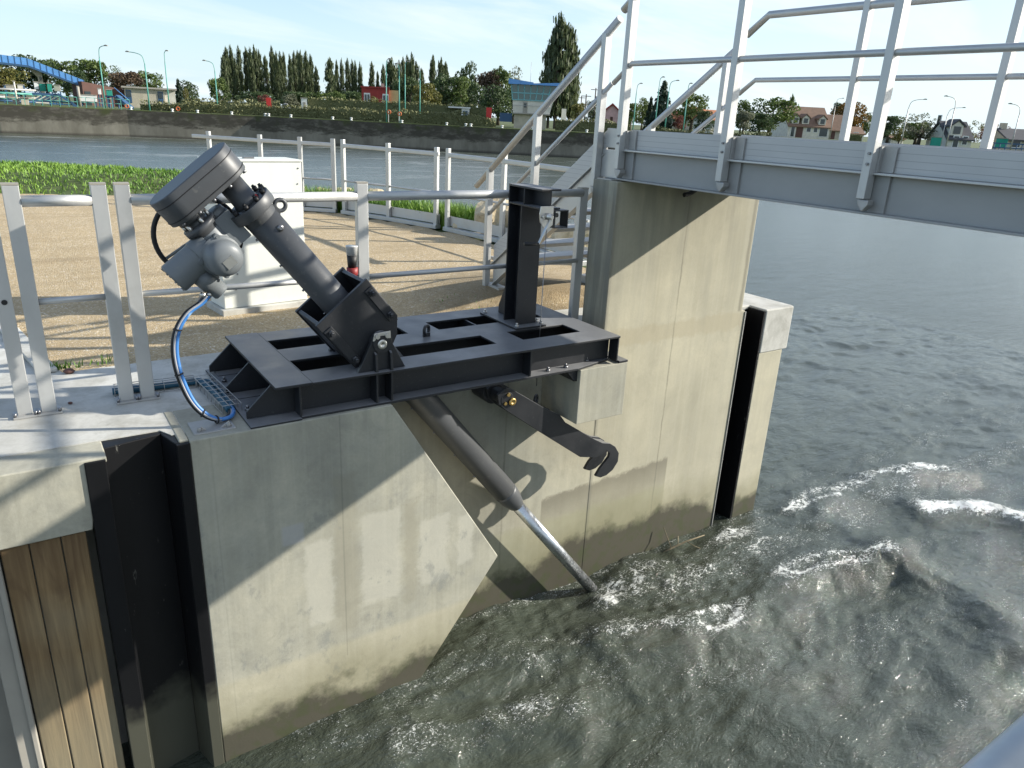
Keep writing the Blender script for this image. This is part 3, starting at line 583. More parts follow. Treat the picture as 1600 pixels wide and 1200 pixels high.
#==QUAY==
# ------------------------------------------------------------------ quay walls
def build_quay():
    q = thing('quay_wall', (1.1, 3.9, 0), 'pale stained concrete quay wall with a chamfered front block and a recess under the black machine', 'quay wall')
    mb = MB(); mb.prism([(.567, .003), (.567, -2.9), (1.15, -2.9), (1.80, -2.05), (2.41, -1.232), (1.642, .003)], 3.575, 4.02, 'xz'); mb.box(.521, .5665, 3.602, 4.02, -2.9, .003); obj('front_block', mb, M_WALL, q, .006)
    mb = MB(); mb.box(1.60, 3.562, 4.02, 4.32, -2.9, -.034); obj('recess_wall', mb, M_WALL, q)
    mb = MB(); mb.box(-.27, .03, 3.64, 4.0, -2.9, -.37); w = MB()
    for x0, x1 in ((-.262, -.155), (-.150, -.03), (-.025, .075)): w.box(x0, x1, 3.60, 3.66, -2.9, -.37)
    obj('timber_facing', w, M_WOOD, q, .005)
    mb = MB(); mb.prism([(-7, -.002), (-7, -.36), (.105, -.36), (.115, -.30), (.12, -.03), (.205, -.03), (.205, -.002)], 3.578, 3.782, 'xz'); obj('coping_slab', mb, M_WALL, q, .006)
    mb = MB(); mb.box(-.36, -.27, 3.60, 3.70, -2.9, -.365); mb.box(-.295, -.272, 3.585, 3.6, -2.9, -.365); obj('corner_post', mb, M_CONC2, q, .004)
    mb = MB(); mb.box(-7, -.37, 3.9, 4.0, -2.9, -.36); mb.box(-.36, 1.2, 4.03, 4.1, -2.9, -.05); obj('back_wall', mb, M_CONC2, q)
    # steel stoplog slot: outer flange, recess channel, inner flange
    s = MB(); s.box(.112, .20, 3.568, 3.80, -2.9, -.012)
    s.prism([(.20, 3.69), (.465, 3.75), (.465, 3.79), (.20, 3.79)], -2.9, -.006, 'xy'); s.prism([(.465, 3.79), (.465, 3.74), (.503, 3.592), (.52, 3.592), (.52, 3.79)], -2.9, -.004, 'xy')
    s.box(.505, .566, 3.572, 3.60, -2.9, -.006); obj('stoplog_slot', s, M_SLOT, q, .004)
    b = MB(); b.box(3.02, 3.44, 3.60, 4.02, -.395, -.002); obj('bracket_block', b, M_WALL, q, .004)
    p = thing('bridge_pier', (4.6, 4.15, 0), 'tall pale concrete pier carrying the footbridge, with a black slot at its right end', 'pier')
    m = MB(); m.prism([(3.5625, 1.178), (3.5625, -2.9), (5.15, -2.9), (5.15, .10), (5.11, .10), (5.11, 1.178)], 4.02, 4.285, 'xz'); obj('pier_wall', m, M_WALL, p, .007)
    m = MB(); m.box(5.112, 5.14, 4.05, 4.27, .10, 1.16); obj('joint_strip', m, M_CONC2, p)
    m = MB(); m.box(5.152, 5.46, 4.20, 4.6, -2.9, .04); m.box(5.152, 5.172, 4.02, 4.20, -2.9, .06); m.box(5.415, 5.435, 4.02, 4.20, -2.9, .06); obj('stoplog_slot', m, M_SLOT, p)
    m = MB(); m.box(5.15, 5.158, 4.012, 4.03, -2.9, .09); obj('slot_edge', m, M_GALV, p)
    m = MB(); m.box(5.437, 5.765, 4.02, 4.62, -2.9, -.33); obj('pier_nose', m, M_WALL, p, .006)
    m = MB(); m.prism([(5.16, 4.21), (5.437, 4.205), (5.437, 4.015), (5.82, 4.015), (5.84, 4.05), (5.84, 4.68), (5.16, 4.68)], -.33, .075, 'xy'); obj('nose_cap', m, M_DECK, p, .012)
    m = MB(); m.box(5.768, 5.80, 4.05, 4.5, -2.9, -.335); obj('fender_board', m, M_WOOD, p, .003)
build_quay()
#==BASE FRAME==
def build_frame():
    t = thing('steel_base_frame', (2.1, 4.1, 0), 'long black painted steel base frame bolted on the edge of the quay', 'base frame')
    Z0, Z1 = .185, .2
    def ring_plate(outer, holes, name):
        xs = sorted({outer[0], outer[1], *[h[0] for h in holes], *[h[1] for h in holes]}); ys = sorted({outer[2], outer[3], *[h[2] for h in holes], *[h[3] for h in holes]})
        bm = bmesh.new(); vm = {}
        for i in range(len(xs) - 1):
            for j in range(len(ys) - 1):
                cx, cy = (xs[i] + xs[i + 1]) / 2, (ys[j] + ys[j + 1]) / 2
                if any(h[0] < cx < h[1] and h[2] < cy < h[3] for h in holes): continue
                bm.faces.new([vm.setdefault(k, bm.verts.new((*k, Z1))) if k not in vm else vm[k] for k in ((xs[i], ys[j]), (xs[i + 1], ys[j]), (xs[i + 1], ys[j + 1]), (xs[i], ys[j + 1]))])
        r = bmesh.ops.extrude_face_region(bm, geom=bm.faces[:]); 
        for v in [g for g in r['geom'] if isinstance(g, bmesh.types.BMVert)]: v.co.z = Z0
        bmesh.ops.remove_doubles(bm, verts=[v for v in bm.verts], dist=1e-5); bmesh.ops.dissolve_limit(bm, angle_limit=.01, verts=bm.verts, edges=bm.edges)
        mb = MB(); mb.add([v.co for v in bm.verts], [tuple(v.index for v in f.verts) for f in bm.faces]); bm.verts.index_update(); bm.free(); return obj(name, mb, M_BLACK, t, .003)
    def rplate(outer, holes, name):
        mb = MB(); xs = sorted({outer[0], outer[1], *[h[0] for h in holes], *[h[1] for h in holes]}); ys = sorted({outer[2], outer[3], *[h[2] for h in holes], *[h[3] for h in holes]}); vm = {}
        def V(x, y, z):
            k = (x, y, z)
            if k not in vm: vm[k] = len(mb.v); mb.v.append(k)
            return vm[k]
        full = lambda i, j: 0 <= i < len(xs) - 1 and 0 <= j < len(ys) - 1 and not any(h[0] < (xs[i] + xs[i + 1]) / 2 < h[1] and h[2] < (ys[j] + ys[j + 1]) / 2 < h[3] for h in holes)
        for i in range(len(xs) - 1):
            for j in range(len(ys) - 1):
                if not full(i, j): continue
                a, b, c, d = (xs[i], ys[j]), (xs[i + 1], ys[j]), (xs[i + 1], ys[j + 1]), (xs[i], ys[j + 1])
                mb.f.append((V(*a, Z1), V(*b, Z1), V(*c, Z1), V(*d, Z1))); mb.f.append((V(*d, Z0), V(*c, Z0), V(*b, Z0), V(*a, Z0)))
                for (p, q2, di, dj) in ((a, b, 0, -1), (b, c, 1, 0), (c, d, 0, 1), (d, a, -1, 0)):
                    if not full(i + di, j + dj): mb.f.append((V(*p, Z1), V(*p, Z0), V(*q2, Z0), V(*q2, Z1)))
        mb.sm = [False] * len(mb.f); return obj(name, mb, M_BLACK, t, .003)
    rplate((1.197, 3.345, 3.595, 4.63), [(1.205, 2.47, 3.80, 4.0), (2.68, 3.152, 3.80, 4.0), (1.205, 2.06, 4.235, 4.43), (2.29, 3.14, 4.235, 4.43)], 'top_plate')
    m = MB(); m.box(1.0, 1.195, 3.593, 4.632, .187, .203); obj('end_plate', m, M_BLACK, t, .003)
    # girders along x: front, middle, rear
    for y0, y1, yw in ((3.597, 3.79, 3.70), (4.01, 4.225, 4.12), (4.44, 4.625, 4.53)):
        m = MB(); m.box(1.15, 3.33, yw - .007, yw + .007, .017, .184); obj('girder_web', m, M_BLACK, t)
        m = MB()
        if yw < 3.8: m.prism([(1.13, 3.60), (3.0, 3.60), (3.345, 3.685), (3.345, 3.79), (1.13, 3.79)], .0, .016, 'xy')
        else: m.box(.9, 3.42, y0, y1, .0, .016)
        obj('bottom_flange', m, M_BLACK, t, .002)
        m = MB(); m.prism([(.872, .017), (.872, .055), (1.005, .184), (1.15, .184), (1.15, .017)], yw - .007, yw + .007, 'xz'); obj('end_gusset', m, M_BLACK, t, .002)
        m = MB(); m.prism([(3.35, .017), (3.415, .017), (3.415, .10), (3.365, .184), (3.35, .184)], yw - .007, yw + .007, 'xz'); obj('end_gusset', m, M_BLACK, t, .002)
    for x in (1.13, 1.565, 1.655, 2.61, 3.338):
        m = MB(); m.box(x - .006, x + .006, 3.603, 3.69, .0165, .1835)
        if x not in (1.565, 1.655): m.box(x - .006, x + .006, 3.71, 4.61, .02, .1835)
        obj('stiffener', m, M_BLACK, t, .002)
    m = MB(); m.box(.862, 1.13, 3.585, 4.60, -.0, .012); obj('foot_plate', m, M_BLACK, t, .002)
    m = MB(); m.box(3.36, 3.44, 3.60, 4.6, .0, .0155); obj('foot_plate', m, M_BLACK, t, .002)
    def bolt(x, y, z): return MB().cyl((x, y, z), (x, y, z + .012), .016, 6).cyl((x, y, z + .012), (x, y, z + .028), .008, 8)
    for x, y in ((.91, 3.82), (.91, 4.33), (3.40, 3.86), (3.40, 4.33), (2.78, 3.645), (2.93, 3.65), (3.15, 3.70)): obj('anchor_bolt', bolt(x, y, .0165), M_BOLT, t)
    # trunnion lugs
    for yc, sgn in ((3.645, 1), (4.085, -1)):
        m = MB(); pts = [(1.465, .2), (1.545, .365)] + [(1.606 + .062 * math.cos(R_(a)), .355 + .068 * math.sin(R_(a))) for a in range(165, 14, -15)] + [(1.672, .35), (1.75, .2)]
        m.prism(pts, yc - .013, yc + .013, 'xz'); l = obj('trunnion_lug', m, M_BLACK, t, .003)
        if sgn > 0:
            for x in (1.565, 1.655): obj('lug_rib', MB().prism([(3.632, .2), (3.600, .2), (3.612, .30), (3.632, .31)], x - .007, x + .007, 'yz'), M_BLACK, l, .002)
    m = MB(); m.ring((2.136, 4.12, .243), (.55, -.83, 0), .030, .011, 20, 8); m.box(2.112, 2.16, 4.113, 4.127, .2, .226); obj('lifting_eye', m, M_BLACK, t)
    # lower bearing under the frame for the locking arm
    m = MB(); m.prism([(2.92, -.001), (3.16, -.001), (3.14, -.06), (3.08, -.095), (2.99, -.085)], 3.63, 3.80, 'xz'); obj('bearing_bracket', m, M_BLACK, t, .004)
build_frame()
#==ACTUATOR==
AX0 = Vector((1.0, 3.87, 1.095)); AD = Vector((.6277, 0, -.7785)); AN = Vector((-.7785, 0, -.6277)); AY = Vector((0, 1, 0))
def ap(s, n=0, y=0): return AX0 + AD * s + AN * n + AY * y
AF = Matrix([[AD.x, 0, AN.x, AX0.x], [0, 1, 0, AX0.y], [AD.z, 0, AN.z, AX0.z], [0, 0, 0, 1]])   # local (s, y, n)
def build_actuator():
    t = thing('gate_actuator', (1.61, 3.87, .2), 'slanting dark grey cylinder with motor and gearbox, pivoting on the black frame above the water', 'gate actuator')
    m = MB(); m.tube([ap(.03), ap(.9), ap(2.60)], .086, 32); obj('cylinder_tube', m, M_GEAR, t)
    m = MB(); m.lathe([(2.60, .086), (2.63, .086), (2.70, .078), (2.775, .060), (2.79, .052), (2.79, .03)], AX0, AD, 32); obj('end_cap', m, M_GEAR, t)
    m = MB(); m.lathe([(2.78, .0), (2.78, .046), (4.3, .046)], AX0, AD, 28); obj('piston_rod', m, M_CHROME, t)
    m = MB(); m.lathe([(-.005, .08), (-.005, .122), (.05, .122), (.055, .118), (.055, .09), (.10, .088)], AX0, AD, 36); fl = obj('tube_flange', m, M_GEAR, t, .003)
    for k in range(10):
        a = 2 * math.pi * k / 10; c = ap(-.005, .105 * math.cos(a), .105 * math.sin(a)); obj('bolt', MB().cyl(c, c - AD * .022, .013, 6).cyl(c - AD * .02, c - AD * .032, .008, 8), M_RUBBER, fl)
    m = MB(); m.lathe([(-.15, .062), (-.02, .062), (-.004, .075)], AX0, AD, 28); m.lathe([(-.03, .052), (.0, .052)], AX0, AD, 20); obj('neck', m, M_GEAR, t)
    m = MB(); c = ap(-.02, -.045, -.045); m.cyl(c, c + AD * .02, .012, 8); obj('plug', m, M_RED, t)
    for s in (.16, .34, .52, .7, 1.55, 1.8, 2.05, 2.3):
        c = ap(s, .086, -.01); obj('grease_screw', MB().cyl(c - AN * .003, c + AN * .01, .006, 8), M_BOLT, t)
    m = MB(); c = ap(.17, -.03, -.083); m.lathe([(0, .017), (.008, .017), (.008, .010), (.014, .009)], c, (0, -1, 0), 12); obj('grease_nipple', m, M_BOLT, t)
    c = ap(.11, -.118); m = MB(); m.ring(c, AY, .028, .011, 20, 8); m.prism([(.075, -.084), (.145, -.084), (.13, -.10), (.09, -.10)], -.011, .011, 'xz', Matrix([[AD.x, 0, AN.x, AX0.x], [0, 1, 0, AX0.y], [AD.z, 0, AN.z, AX0.z], [0, 0, 0, 1]])); obj('lifting_eye', m, M_GEAR, t)
    # gearbox: elongated case across the axis
    def stadium(r, n0, n1, s0, s1, name, mt, bev):
        pts = [(n0 + r * math.cos(R_(a)), r * math.sin(R_(a))) for a in range(90, 271, 12)] + [(n1 + r * math.cos(R_(a)), r * math.sin(R_(a))) for a in range(-90, 91, 12)]
        m = MB(); k = len(pts)
        vs = [ap(s0, n, y) for n, y in pts] + [ap(s1, n, y) for n, y in pts]
        m.add(vs, [tuple(range(k)), tuple(range(2 * k - 1, k - 1, -1))] + [(i, (i + 1) % k, k + (i + 1) % k, k + i) for i in range(k)], [False, False] + [True] * k)
        return obj(name, m, mt, t, bev)
    g = stadium(.112, .0, .235, -.285, -.142, 'gearbox', M_GEAR, .006)
    m = MB()
    def seam(s, r):
        pts = [ap(s, n, y) for n, y in [(.0 + r * math.cos(R_(a)), r * math.sin(R_(a))) for a in range(90, 271, 12)] + [(.235 + r * math.cos(R_(a)), r * math.sin(R_(a))) for a in range(-90, 91, 12)]]
        m.tube(pts + [pts[0]], .0025, 5, False)
    seam(-.245, .112); obj('case_seam', m, M_RUBBER, g); m = MB(); seam(-.165, .113); obj('case_seam', m, M_RUBBER, g)
    m = MB()
    for n, y in ((-.085, -.045), (-.085, .05), (.02, -.092), (.12, -.092), (.21, -.092), (.3, -.06), (.32, .02), (.12, .092)):
        c = ap(-.142, n, y); obj('case_bolt', MB().cyl(c, c + AD * .014, .010, 6), M_BOLT, g)
    # electric actuator below the gearbox
    N0 = .245
    m = MB(); m.lathe([(-.15, .075), (-.118, .075), (-.118, .05), (-.085, .05), (-.085, .085), (-.055, .085), (-.055, .07), (-.02, .066)], ap(0, N0), AD, 28); obj('coupling', m, M_GEAR, t)
    m = MB()
    for k in range(6):
        a = k * math.pi / 3 + .3; c = ap(-.12, N0 + .068 * math.cos(a), .068 * math.sin(a)); obj('coupling_bolt', MB().cyl(c, c + AD * .05, .009, 8), M_STAIN, t)
    m = MB(); m.lathe([(-.03, .068), (.13, .068), (.145, .060), (.145, .0)], ap(0, N0 - .0), AD, 28); obj('drive_housing', m, M_MOTOR, t, .002)
    m = MB(); m.lathe([(-.13, .0), (-.13, .05), (-.11, .056), (.05, .056), (.055, .05)], ap(.055, N0 - .095, .05), AD, 20); m.box(-.05, .12, -.03, .09, N0 - .15, N0 - .03, AF); obj('side_box', m, M_MOTOR, t, .008)
    m = MB(); m.lathe([(-.02, .085), (.06, .085), (.06, .079), (.215, .079), (.222, .072), (.222, .0)], ap(.035, N0 + .055, -.01), AN, 30); mo = obj('motor', m, M_MOTOR, t, .003)
    m = MB()
    for k in range(8):
        a = k * math.pi / 4; c = ap(.035 + .068 * math.cos(a), N0 + .277, -.01 + .068 * math.sin(a)); obj('motor_screw', MB().cyl(c, c + AN * .004, .006, 6), M_BOLT, mo)
    cv = ap(.085, N0 + .035, -.075); CD = (Vector((.10, -1, -.06))).normalized()
    m = MB(); m.lathe([(-.09, .085), (-.012, .092), (-.012, .101), (.004, .101), (.004, .092), (.05, .09), (.075, .082), (.092, .062), (.098, .03), (.1, .0)], cv, CD, 34); co = obj('cover', m, M_MOTOR, t)
    m = MB(); r = CD.cross(AD).normalized(); u = r.cross(CD).normalized(); c = cv + CD * .098 + u * .012 + r * .0
    fr = Matrix([[r.x, u.x, CD.x, c.x], [r.y, u.y, CD.y, c.y], [r.z, u.z, CD.z, c.z], [0, 0, 0, 1]]); m.box(-.028, .028, -.024, .024, -.012, .002, fr); obj('nameplate', m, M_STAIN, co)
    m = MB()
    for k in range(4):
        a = k * math.pi / 2 + .5; rr = (r * math.cos(a) + u * math.sin(a)) * .098; p = cv + rr - CD * .02; obj('cover_bolt', MB().cyl(p, p + CD * .032, .015, 10).cyl(p + CD * .03, p + CD * .036, .007, 6), M_MOTOR, co)
    m = MB(); c = ap(.145, N0 + .165, -.02); td = (AD * .95 + Vector((.12, -.22, 0))).normalized(); m.lathe([(-.05, .052), (.03, .052), (.03, .046), (.085, .044), (.092, .036), (.092, 0)], c, td, 26); te = obj('terminal_cap', m, M_MOTOR, t)
    for dx in (-.018, .012): p = Vector((.765 + dx, 3.83, .668)); obj('cable_gland', MB().lathe([(0, .016), (.02, .016), (.02, .012), (.05, .011)], p, (-.45, .05, -.6), 10), M_STAIN, te)
    hw = ap(.0, N0 + .035, .15); HD = Vector((.16, 1, .1)).normalized()
    m = MB(); m.ring(hw, HD, .205, .0125, 48, 10); h = obj('handwheel', m, M_RUBBER, t)
    m = MB(); a1 = HD.cross(Vector((0, 0, 1))).normalized(); a2 = a1.cross(HD)
    for k in range(3):
        a = R_(95 + 120 * k); m.cyl(hw, hw + (a1 * math.cos(a) + a2 * math.sin(a)) * .2, .008, 8)
    m.cyl(hw - HD * .10, hw + HD * .02, .03, 16); obj('handwheel_spokes', m, M_MOTOR, h)
    # pivoting bracket box round the tube
    def P2(pts): return [(AX0.x + AD.x * s + AN.x * n, AX0.z + AD.z * s + AN.z * n) for s, n in pts]
    fp = [(.645, -.187), (.645, .187), (.965, .187), (1.02, .14), (1.02, .0), (1.075, -.075), (.985, -.187)]
    fp = [(.645, .187), (.645, -.187), (.93, -.187), (1.015, -.115), (1.06, -.02), (1.05, .06), (.985, .187)]
    sets = []
    for yc in (3.70, 4.03):
        m = MB(); m.prism(P2(fp), yc - .012, yc + .012, 'xz'); pl = obj('bracket_plate', m, M_BLACK, t, .003); sets.append(pl)
    for n in (-.168, .168):
        m = MB(); m.box(.652, .965, -.157, .147, n - .011, n + .011, AF); obj('bracket_side', m, M_BLACK, t, .003)
    for n, s0, s1 in ((.155, .70, .97), (-.155, .69, .92)):
        m = MB(); m.box(s0, s1, -.192, -.183, n - .026, n + .026, AF); o = obj('clamp_strip', m, M_BLACK, sets[0], .002)
        for s in (s0 + .03, s1 - .03): c = ap(s, n, -.19); obj('clamp_bolt', MB().cyl(c, c - AY * .02, .019, 6).cyl(c - AY * .02, c - AY * .036, .011, 10), M_BLACK, sets[0], .001)
    m = MB(); m.box(.80, .84, -.15, .15, -.155, .155, AF); obj('bracket_collar', m, M_BLACK, t)
    PX = Vector((1.606, 0, .352))
    m = MB(); m.cyl((PX.x, 3.62, PX.z), (PX.x, 4.11, PX.z), .05, 24); pn = obj('trunnion_pin', m, M_BLACK, t)
    m = MB(); m.lathe([(0, .028), (.012, .028), (.014, .026), (.014, .005), (.010, .004), (.010, 0)], (PX.x, 3.632, PX.z), (0, -1, 0), 24); obj('pin_end', m, M_STAIN, pn)
    m = MB(); m.prism([(PX.x - .055, PX.z + .022), (PX.x + .052, PX.z + .030), (PX.x + .05, PX.z + .072), (PX.x - .045, PX.z + .066)], 3.622, 3.630, 'xz'); kp = obj('keeper_plate', m, M_STAIN, pn, .002)
    for dx in (-.03, .028): obj('keeper_bolt', MB().cyl((PX.x + dx, 3.622, PX.z + .048), (PX.x + dx, 3.61, PX.z + .048), .014, 6), M_STAIN, kp)
build_actuator()
def smooth_path(pts, n=8):
    P = [Vector(p) for p in pts]; out = []
    for i in range(len(P) - 1):
        p0 = P[max(i - 1, 0)]; p1 = P[i]; p2 = P[i + 1]; p3 = P[min(i + 2, len(P) - 1)]
        for k in range(n):
            t = k / n; out.append(.5 * ((2 * p1) + (p2 - p0) * t + (2 * p0 - 5 * p1 + 4 * p2 - p3) * t * t + (3 * p1 - p0 - 3 * p2 + p3) * t ** 3))
    return out + [P[-1]]
def build_cables():
    base = [(.757, 3.83, .65), (.72, 3.83, .615), (.655, 3.82, .575), (.60, 3.81, .50), (.575, 3.80, .40), (.580, 3.78, .28), (.615, 3.76, .15), (.665, 3.74, .07), (.725, 3.725, .03), (.79, 3.75, .022), (.825, 3.83, .022), (.82, 3.92, .022)]
    t = thing('power_cables', (.6, 3.8, 0), 'bundle of blue and grey cables hanging from the motor down to the wire tray', 'cables')
    for off, r, mt, nm in (((-.004, .006, 0), .0105, M_RUBBER, 'black_cable'), ((.012, -.006, .004), .0105, M_BLUE, 'blue_cable'), ((.0, -.014, .006), .005, M_GREYC, 'grey_cable')):
        m = MB(); m.tube(smooth_path([tuple(Vector(p) + Vector(off)) for p in base]), r, 10); obj(nm, m, mt, t)
    for i in (3, 5, 7, 8): p = Vector(base[i]); d = (Vector(base[i + 1]) - p).normalized(); obj('cable_tie', MB().ring(p + Vector((.003, -.004, .003)), d, .019, .004, 16, 6), M_RUBBER, t)
    tr = thing('wire_cable_tray', (.6, 4.3, 0), 'galvanised wire mesh tray carrying teal cables over the deck beside the frame', 'cable tray')
    m = MB()
    def tray(a, b, w, h, n):
        a = Vector(a); b = Vector(b); d = (b - a).normalized(); s = Vector((-d.y, d.x, 0)) * w / 2; u = Vector((0, 0, h))
        for k in (-1, -.33, .33, 1): m.tube([a + s * k + u, b + s * k + u], .0022, 5)
        for k in (-1, 1): m.tube([a + s * k + u * .1, b + s * k + u * .1], .0022, 5)
        for i in range(n + 1): p = a + (b - a) * (i / n); m.tube([p - s + u * .05, p - s + u, p + s + u, p + s + u * .05], .0022, 5)
    tray((.34, 4.40, .002), (.755, 4.37, .002), .10, .045, 5); tray((.80, 4.38, .004), (.835, 3.84, .004), .10, .05, 8); obj('mesh', m, M_GALV, tr)
    m = MB(); m.tube(smooth_path([(.33, 4.405, .022), (.5, 4.385, .022), (.74, 4.375, .024), (.79, 4.33, .026), (.815, 4.1, .026), (.822, 3.84, .022)]), .019, 10); m.tube(smooth_path([(.36, 4.43, .02), (.6, 4.405, .02), (.76, 4.40, .02), (.84, 4.30, .02), (.85, 4.0, .02), (.845, 3.88, .02)]), .015, 8); obj('teal_cable', m, M_TEAL, tr)
    m = MB(); m.box(.60, .80, 3.63, 3.80, .0, .010); 
    for x, y in ((.63, 3.66), (.77, 3.66)): m.cyl((x, y, .01), (x, y, .03), .012, 6)
    m.prism([(.615, .010), (.665, .010), (.64, .035)], 3.66, 3.666, 'xz'); m.prism([(.73, .010), (.79, .010), (.775, .04)], 3.66, 3.666, 'xz')
    tag(obj('anchor_plate', m, M_GALV, bevel=.002), 'small galvanised anchor plate on the deck edge beside the black frame', 'anchor plate')
build_cables()
#==WINCH COLUMN==
def build_winch():
    t = thing('winch_column', (2.88, 4.2, .2), 'black steel H column with a short top arm standing on the base frame', 'winch column')
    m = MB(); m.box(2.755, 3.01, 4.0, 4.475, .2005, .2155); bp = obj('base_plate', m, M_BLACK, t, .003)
    for x, y in ((2.78, 4.03), (2.985, 4.03), (2.78, 4.445), (2.985, 4.445), (2.99, 4.09)): obj('base_bolt', MB().cyl((x, y, .2155), (x, y, .229), .014, 6).cyl((x, y, .229), (x, y, .243), .008, 8), M_STAIN, bp)
    m = MB(); m.box(2.80, 2.965, 4.07, 4.081, .2156, 1.02); m.box(2.80, 2.965, 4.219, 4.23, .2156, 1.02); m.box(2.879, 2.887, 4.081, 4.219, .2156, 1.02); obj('column', m, M_BLACK, t, .002)
    m = MB(); m.prism([(4.231, .2157), (4.42, .2157), (4.42, .27), (4.25, .62), (4.231, .62)], 2.878, 2.888, 'yz'); obj('gusset', m, M_BLACK, t, .002)
    m = MB(); m.box(2.805, 2.96, 3.865, 4.235, 1.135, 1.148); m.box(2.805, 2.96, 3.865, 4.235, 1.0205, 1.032); m.box(2.878, 2.887, 3.865, 4.235, 1.032, 1.135); m.box(2.81, 2.955, 4.06, 4.07, 1.0325, 1.1345); m.box(2.808, 2.957, 4.2355, 4.245, 1.0, 1.15); obj('top_arm', m, M_BLACK, t, .002)
    m = MB(); m.box(2.90, 3.01, 3.84, 3.92, .905, .912); m.box(2.90, 3.01, 3.84, 3.92, 1.012, 1.019); m.box(2.90, 2.907, 3.84, 3.92, .912, 1.012); m.box(3.003, 3.01, 3.84, 3.92, .912, 1.012); obj('winch_housing', m, M_BLACK, t)
    w = thing('hand_winch', (2.87, 3.87, .93), 'small stainless hand winch with crank under the top arm of the black column', 'winch')
    m = MB(); m.prism([(2.83, 1.019), (2.93, 1.019), (2.93, .90), (2.895, .875), (2.855, .885), (2.83, .92), (2.822, .97)], 3.835, 3.842, 'xz'); obj('side_plate', m, M_STAIN, w, .002)
    m = MB(); m.lathe([(0, .022), (.03, .022), (.03, .012), (.05, .012)], (2.885, 3.835, .955), (0, -1, 0), 16); m.lathe([(0, .012), (.012, .012)], (2.85, 3.835, .955), (0, -1, 0), 10); m.cyl((2.90, 3.88, .955), (2.995, 3.88, .955), .014, 12); obj('drum_shaft', m, M_STAIN, w)
    m = MB(); m.bar((2.878, 3.80, .94), (2.80, 3.80, .79), .006, .022, (0, -1, 0)); cr = obj('crank', m, M_STAIN, w, .002)
    m = MB(); m.cyl((2.80, 3.80, .79), (2.70, 3.815, .795), .011, 12); obj('crank_grip', m, M_RUBBER, cr)
    m = MB(); m.tube([(2.915, 3.88, .94), (2.915, 3.88, .25), (2.90, 3.86, -.20)], .003, 6); obj('wire_rope', m, M_BOLT, w); w.location = (2.87 - .045, 3.87, .93 + .028)
build_winch()
#==HOOK ARM==
def build_arm():
    t = thing('hook_arm', (2.6, 3.8, -.15), 'black arm with a double hook, hanging below the frame in front of the wall', 'hook arm')
    def HX(px, py): p = hit(px, py, 1, 3.72); return (p[0], p[2])
    outl = [(788, 604), (800, 608), (845, 634), (872, 647), (880, 658), (925, 684), (938, 690), (950, 691), (958, 696), (963.5, 706), (962, 719), (954, 732), (944, 740.5), (935, 744), (927, 742), (934, 730), (942, 720), (948, 712), (949, 706), (944, 702), (938, 707), (927, 713), (903, 712), (856, 683), (815, 657), (788, 640), (776, 630), (774, 616)]
    pts = [HX(*p) for p in outl]
    for y in (3.705, 3.835):
        m = MB(); m.prism(pts, y - .012, y + .012, 'xz'); a = obj('hook_plate', m, M_BLACK, t, .003)
    for s in ((805, 618, 812, 640), (868, 655, 880, 672)):
        p = [HX(s[0], s[1]), HX(s[2], s[1]), HX(s[2], s[3]), HX(s[0], s[3])]; obj('spacer', MB().prism(p, 3.718, 3.822, 'xz'), M_BLACK, t)
    m = MB(); p = [HX(936, 692), HX(952, 694), HX(950, 697), HX(934, 695)]; m.prism(p, 3.718, 3.822, 'xz'); obj('spacer', m, M_BLACK, t)
    c = HX(789, 622); m = MB(); m.cyl((c[0], 3.69, c[1]), (c[0], 3.99, c[1]), .048, 24); m.cyl((c[0], 3.85, c[1]), (c[0], 4.015, c[1]), .085, 24); m.box(c[0] - .06, c[0] + .06, 3.90, 4.015, c[1], -.036); obj('pivot', m, M_BLACK, t, .003)
    c2 = HX(796, 625); m = MB(); m.lathe([(0, .026), (.012, .026), (.014, .020), (.014, .008), (.008, .007), (.008, 0)], (c2[0], 3.69, c2[1]), (0, -1, 0), 20); c3 = HX(790, 614); m.lathe([(0, .013), (.012, .012)], (c3[0], 3.69, c3[1]), (0, -1, 0), 12); c3 = HX(785, 628); m.lathe([(0, .011), (.012, .010)], (c3[0], 3.69, c3[1]), (0, -1, 0), 12); obj('pivot_pin', m, M_BRASS, t)
    c4 = HX(844, 628); m = MB(); m.ring((c4[0], 3.77, c4[1]), (.6, -.8, 0), .030, .010, 20, 8); obj('lifting_ring', m, M_BLACK, t)
build_arm()
#==RAILINGS==
def rail_set(name, loc, label, segs, ztop, r1, zmid, r2, posts, pw, pd, caps=True, base=True, rot=None, mt=None, toe=None):
    t = thing(name, loc, label, 'railing'); mt = mt or M_ALU
    for x, y, z0, z1 in posts:
        dx, dy = rot(x, y) if rot else (1, 0)
        fr = Matrix([[dx, -dy, 0, x], [dy, dx, 0, y], [0, 0, 1, 0], [0, 0, 0, 1]])
        m = MB(); m.box(-pw / 2, pw / 2, -pd / 2, pd / 2, z0, z1, fr); p = obj('post', m, mt, t, .003)
        if caps: obj('cap', MB().box(-pw / 2 - .001, pw / 2 + .001, -pd / 2 - .001, pd / 2 + .001, z1 + .0005, z1 + .010, fr), M_CONC2, p)
        if base:
            obj('base_plate', MB().box(-pw * .8, pw * .8, -pd * 1.2, pd * 1.1, z0 + .0005, z0 + .012, fr), M_GALV, p, .002)
            for ux in (-.66, .66): obj('anchor_bolt', MB().cyl(fr @ Vector((pw * ux, -pd * .95, z0 + .012)), fr @ Vector((pw * ux, -pd * .95, z0 + .032)), .008, 6), M_BOLT, p)
    for a, b in segs:
        obj('top_rail', MB().tube([(*a, ztop), (*b, ztop)], r1, 16), mt, t)
        if zmid: obj('middle_rail', MB().tube([(*a, zmid), (*b, zmid)], r2, 12), mt, t)
    return t
